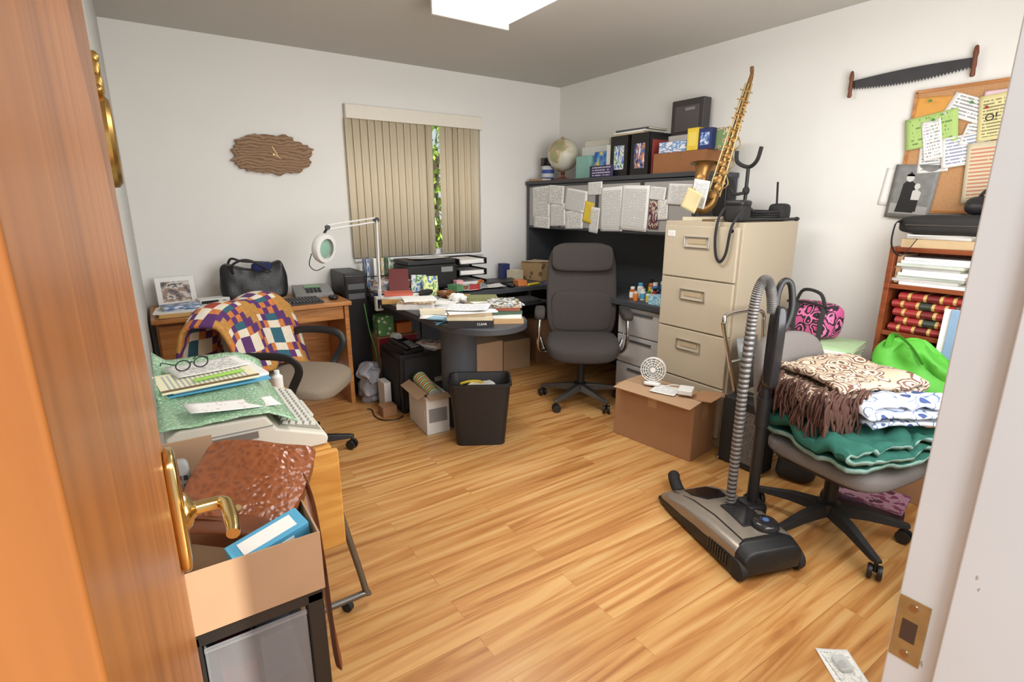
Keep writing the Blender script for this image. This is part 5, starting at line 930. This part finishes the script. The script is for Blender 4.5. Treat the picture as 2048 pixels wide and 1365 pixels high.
# ---------------------------------------------------------------- typing table
TZ=.68
t=T('typing_table','small yellow wood typing table with drop leaf and steel legs','table',(.17,1.86,0))
obj('tabletop',B().bb(-.045,.372,1.535,2.2,TZ-.022,TZ),PINE,t,bev=.004,w=True)
obj('drop_leaf',B().bb(.05,.385,1.508,1.53,TZ-.33,TZ-.004),PINE,t,bev=.006,w=True)
for y in (1.63,2.12): obj('leg_frame',B().tube([(.355,y-.03,TZ-.03),(.40,y-.01,.4),(.465,y,.07),(.45,y,.045),(.2,y,.045),(.0,y,.045),(-.03,y,.06),(-.035,y,.3),(-.03,y-.03,TZ-.03)],.0115,10,6),STEEL,t,w=True)
for x,y in ((.40,1.63),(.0,1.63),(.40,2.12),(.0,2.12)):
    obj('caster',B().lathe([(.008,-.01),(.02,-.009),(.021,.0),(.02,.009),(.008,.01)],(x,y,.021),(.8,.6,0),16).cyl((x,y,.03),(x,y,.045),.008,None,8),BLKM,t,w=True)
t=T('typewriter','cream electric typewriter with grey keys on the small typing table','typewriter',(.16,1.80,TZ),0)
prof=[(-.2,0),(.205,0),(.212,.02),(.205,.036),(.07,.085),(.045,.128),(-.17,.135),(-.2,.115)]
obj('case',B().loft([[V((x,y,z)) for x,z in prof] for y in (-.245,.245)]),CREAM,t,bev=.008)
obj('seam',B().bb(-.18,.06,-.247,.247,.096,.099),GREYP,t)
obj('key_deck',B().loft([[V((x,y,z)) for x,z in ((.08,.076),(.195,.036),(.197,.041),(.084,.083))] for y in (-.215,.2)]),mat('key deck',(150,144,132),.6),t)
kb=B(); kb.box((0,0,0),(.0185,.0205,.011),None,.75); ke=None
for r in range(5):
    for c in range(14):
        x=.1+r*.021; z=.083-(x-.084)*.375; loc=(x,-.195+c*.0275+.006*r,z+.004)
        if loc[1]>.195: continue
        if ke is None: ke=obj('key',kb,CREAM2,t,loc,(0,R_(20),0),bev=.002)
        else: q=ke.copy(); C.objects.link(q); q.location=loc
obj('space_bar',B().box((.2,-.01,.043),(.014,.16,.008),(0,R_(20),0)),CREAM2,t,bev=.002)
obj('brand_plate',B().bb(-.1,.02,-.2485,-.247,.07,.09),mat('badge grey',(120,112,104),.4),t)
BUB=vor('green bubble wrap',[(0,(204,222,202)),(.32,(150,188,152))],95,.25,bump=.8)
def bw(u,v):
    x=-.21+.335*u; y=-.252+.60*v; z=.142+.005*noise.noise(V((u*6,v*6,0)))
    if x>.05: z-=(x-.05)*.62
    if v>.8: z+=(v-.8)*.2
    if u<.12: z+=(.12-u)*.3*(v>.4)
    return V((x,y,z))
tag(obj('bubble_wrap',B().grid(bw,18,30),BUB,None,(.16,1.80,TZ+.001),None,sol=.003),'green tinted bubble wrap sheet spread over the typewriter','bubble wrap')
z=TZ+.150
book('folder','light blue folder under the legal pad on the typewriter','folder',(.115,1.93,z),.22,.29,.006,R_(96),LBLUE); z+=.0065
book('booklet','white papers between the blue folder and legal pad','papers',(.115,1.945,z),.21,.28,.010,R_(100),PAPER,None,None,PAPER); z+=.0105
t=T('legal_pad','yellow lined legal pad on top of papers over typewriter','pad',(.09,1.90,z),R_(97)); obj('pad',B().bb(-.095,.095,-.135,.135,0,.007),mat('pad edge',(234,228,196),.8),t); obj('top_page',B().grid(lambda u,v:V(((u-.5)*.19,(v-.5)*.27,.0075+.003*u)),4,4),YEL,t); obj('binding',B().bb(-.095,-.085,-.135,.135,.007,.011),mat('pad binding',(120,90,60),.7),t)
zp=z+.0115
tag(obj('pen',B().tube([(-.075,0,0),(.05,0,0),(.065,0,0),(.078,0,0)],[.005,.0055,.005,.0015],10),mat('lime pen',(140,190,70),.35),None,tuple(V((.125,1.86,zp+.005))),(0,0,R_(14))),'lime green pen lying on the yellow legal pad','pen')
paper('letter_sheet','white printed card on the far end of legal pad','paper',(.105,2.0,zp+.0005),.22,.16,LET3,(0,0,R_(12)),0,.003)
t=T('eyeglasses','black framed reading glasses resting on the legal pad','glasses',(.06,1.985,zp+.004),R_(20)); t.scale=(.85,)*3; bb=B()
for s_ in (-1,1):
    bb.tube([(s_*.033+.026*math.cos(a*.4488),0,.022+.02*math.sin(a*.4488)) for a in range(14)],.0026,6,0,True); bb.tube([(s_*.06,0,.03),(s_*.068,.03,.03),(s_*.066,.11,.02),(s_*.062,.135,.003)],.0022,6,4)
bb.tube([(-.008,0,.026),(0,0,.03),(.008,0,.026)],.0023,6,3); obj('frame',bb,BLK,t)
paper('envelope','white printed envelope with red heading on the bubble wrap','envelope',(.135,1.64,TZ+.149),.235,.10,paperm('envelope print',(240,238,234),(190,80,70),8,.62),(0,R_(8),R_(8)),0,.004)
tag(obj('small_bottle',B().lathe([(.018,0),(.02,.005),(.02,.06),(.01,.07),(.01,.085)],(0,0,0),n=16),WPL,None,(.34,2.15,TZ)),'small white bottle behind the typewriter on typing table','bottle')

# ---------------------------------------------------------------- carton with purse on drawer cart
KX0,KX1,KY0,KY1=-.06,.205,1.03,1.42
t=T('drawer_cart','black framed plastic drawer cart below the open cardboard tray','drawer cart',((KX0+KX1)/2,1.22,0))
bb=B(); bb.bb(KX0,KX1,KY0,KY1,.565,.60); bb.bb(KX0,KX1,KY0,KY1,.03,.05); bb.bb(KX0,KX1,KY0,KY1,.30,.315)
for x in (KX0,KX1-.035):
    for y in (KY0,KY1-.03): bb.bb(x,x+.035,y,y+.03,.03,.59)
obj('frame',bb,BLK,t,bev=.004,w=True)
for z0,z1 in ((.325,.555),(.06,.29)):
    b2=B(); b2.bb(KX0+.037,KX1-.037,KY0+.004,KY1-.01,z0,z0+.004); b2.bb(KX0+.037,KX1-.037,KY0+.004,KY0+.008,z0,z1); b2.bb(KX0+.037,KX0+.041,KY0+.01,KY1-.01,z0,z1); b2.bb(KX1-.041,KX1-.037,KY0+.01,KY1-.01,z0,z1); q=obj('drawer',b2,CLEAR,t,bev=.002,w=True); obj('rim',B().bb(KX0+.037,KX1-.037,KY0-.003,KY0+.004,z1-.006,z1),CLEAR,q,loc=-t.location)
obj('side_panel',B().bb(KX1-.004,KX1,KY0+.03,KY1-.03,.06,.56),CLEAR,t,w=True)
obj('back_panel',B().bb(KX0+.03,KX1-.03,KY1-.008,KY1-.004,.06,.56),GREYP,t,w=True)
for i,(x,m,l) in enumerate(((.03,mat('dark red yarn',(120,50,60),.9),'dark red box seen inside upper clear drawer of cart'),(.11,mat('slate parcel',(96,104,116),.8),'slate parcel seen inside upper clear drawer of cart'))): carton('parcel',l,'parcel',x-.03,x+.04,1.12,1.3,.3295,.41+.05*i,m)
for x in (KX0+.03,KX1-.03):
    for y in (KY0+.03,KY1-.03): obj('caster',B().lathe([(.006,-.009),(.016,-.008),(.016,.008),(.006,.009)],(x,y,.016),(1,0,0),14),BLK,t,w=True)
t=T('cardboard_tray','open cardboard box holding a leather purse beside the door','box',((KX0+KX1)/2,1.22,.601)); A0,A1=KX0-.005,KX1+.003
bb=B(); bb.bb(A0,A1,1.02,1.43,.601,.606); bb.bb(A0,A1,1.02,1.025,.606,.735); bb.bb(A1-.004,A1,1.025,1.425,.606,.735); bb.bb(A0,A0+.004,1.025,1.425,.606,.80); bb.bb(A0,A1,1.425,1.43,.606,.735)
obj('body',bb,CARD2,t,w=True); obj('flap',B().bb(A0,.06,1.43,1.434,.73,.835),CARD2,t,w=True); obj('flap',B().bb(A0+.002,A0+.006,1.06,1.42,.79,.84),CARD2,t,w=True)
t=T('shoulder_purse','tooled brown leather shoulder purse lying in open cardboard tray','purse',(.11,1.235,.765),(R_(30),R_(10),R_(-24)))
def slump(w):
    bu=.022*max(0,1-(w.x/.13)**2)*max(0,1-(w.y/.115)**2)*(1 if w.z>0 else -1)
    return (w.x+.010*w.y/.1+.004*noise.noise(w*9),w.y+.008*noise.noise(w*8+V((4,0,0))),w.z+bu-.4*w.x*w.x+.010*noise.noise(w*10+V((0,5,0))))
obj('bag_body',B().soft((0,0,-.008),(.24,.22,.045),6,14,None,slump),LEATH,t)
obj('flap',B().soft((0,.012,.016),(.244,.2,.010),8,20,None,lambda w:slump(V((w.x*(1-.10*max(0,-w.y-.03)/.07),w.y,w.z+.003-.2*max(0,-w.y-.075)+.001*noise.noise(w*40)))) if w.z>0 else slump(V((w.x,w.y,.001)))),TOOL,t)
obj('side_fold',B().soft((0,-.098,-.012),(.24,.05,.035),5,12,None,lambda w:slump(w)),LEATH,t)
obj('trim',B().tube([slump(V(q)) for q in ((-.112,-.086,.016),(-.05,-.092,.017),(0,-.094,.018),(.05,-.092,.017),(.112,-.086,.016))],.0035,8,4),LEATH,t)
obj('buckle',B().lathe([(.008,0),(.007,.004)],(0,-.07,.036)),ABRASS,t)
obj('strap',B().tube([(.19,1.27,.775),(.215,1.22,.785),(.228,1.17,.73),(.228,1.12,.62),(.226,1.09,.5),(.227,1.08,.38),(.230,1.07,.335),(.238,1.1,.34),(.234,1.14,.45),(.232,1.17,.6),(.224,1.25,.75),(.19,1.3,.78)],[(.0022,.009)],8,7,flat=(1,0,0)),LEATH,t,w=True,)
t=T('product_box','blue and white flat box beneath leather purse in cardboard tray','box',(.122,1.085,.675),(R_(14),R_(-9),R_(14))); obj('body',B().bb(-.075,.075,-.028,.028,0,.065),LBLUE,t,bev=.002); obj('label_panel',B().bb(-.06,.04,-.0295,-.028,.012,.052),PAPER,t); lettering('MORE',.026,NAVY,t,(-.01,-.030,.031),BW)
obj('top_label',B().bb(-.055,.055,-.017,.017,.0652,.066),PAPER,t)
t=T('remote_control','grey remote control standing in back left of cardboard tray','remote control',(-.03,1.29,.64),(R_(-8),R_(4),0)); obj('case',B().soft((0,0,.1),(.045,.03,.2),5,8),GREYP,t); bb=B()
for i in range(6):
    for j in (-1,0,1): bb.box((j*.012,-.0155,.06+.02*i),(.008,.004,.01))
obj('buttons',bb,BLK,t)
tag(obj('adhesive_tube',B().tube([(0,0,0),(.08,.02,.01),(.11,.03,.012)],[.018,.016,.006],10),WPL,None,(-.04,1.06,.625)),'white tube near front of open cardboard tray','tube')
# ---------------------------------------------------------------- white items at bottom right
q=pz(1690,1345,0)
paper('leaflet','white printed leaflet lying on floor beside doorway','leaflet',(q.x,q.y,.0005),.10,.17,paperm('floor leaflet',(236,236,232),(130,140,120),10,.5),(0,0,R_(-38)),0,.003)
t=T('blister_pack','white card with clear blister lying on leaflet by doorway','package',(q.x+.005,q.y+.005,.004),R_(-32)); obj('card',B().bb(-.035,.035,-.06,.06,0,.0015),pic('blister print',[(236,236,232),(228,228,224),(206,208,202),(236,236,232)],4),t); obj('blister',B().soft((0,.012,.009),(.045,.06,.016),4,8),mat('clear blister',(220,224,222),.1,alpha=.5),t); obj('contents',B().lathe([(.012,0),(.011,.008)],(0,.012,.0025)),GREYP,t)

# ---------------------------------------------------------------- lights
def area(name,loc,target,sx,sy,e,col):
    l=bpy.data.lights.new(name,'AREA'); l.shape='RECTANGLE'; l.size=sx; l.size_y=sy; l.energy=e; l.color=col
    o=bpy.data.objects.new(name,l); C.objects.link(o); o.location=loc; o.rotation_euler=(V(target)-V(loc)).to_track_quat('-Z','Y').to_euler(); return o
area('fixture_light',(1.615,2.2,2.335),(1.615,2.2,0),.42,1.1,23,(1,.985,.96))
area('front_wall_fill',(1.75,.24,1.5),(1.7,3.2,1.55),1.7,1.4,51,(.98,.985,1))  # added soft fill lamp before the front wall, stands for no real fixture
area('jamb_fill',(-.03,-.6,2.25),(.6,.1,1.1),.4,.4,12,(.94,.98,1))  # added lamp behind the camera that brightens the door jamb
l=bpy.data.lights.new('sun','SUN'); l.energy=6; l.angle=.02; l.color=(1,.95,.85); o=bpy.data.objects.new('sun',l); C.objects.link(o); o.rotation_euler=(R_(50),R_(10),R_(20))
w=bpy.data.worlds.new('world'); S.world=w; w.use_nodes=True; bg=w.node_tree.nodes['Background']; bg.inputs[0].default_value=(.95,.97,1,1); bg.inputs[1].default_value=.9
S.view_settings.view_transform='Standard'; S.view_settings.look='None'
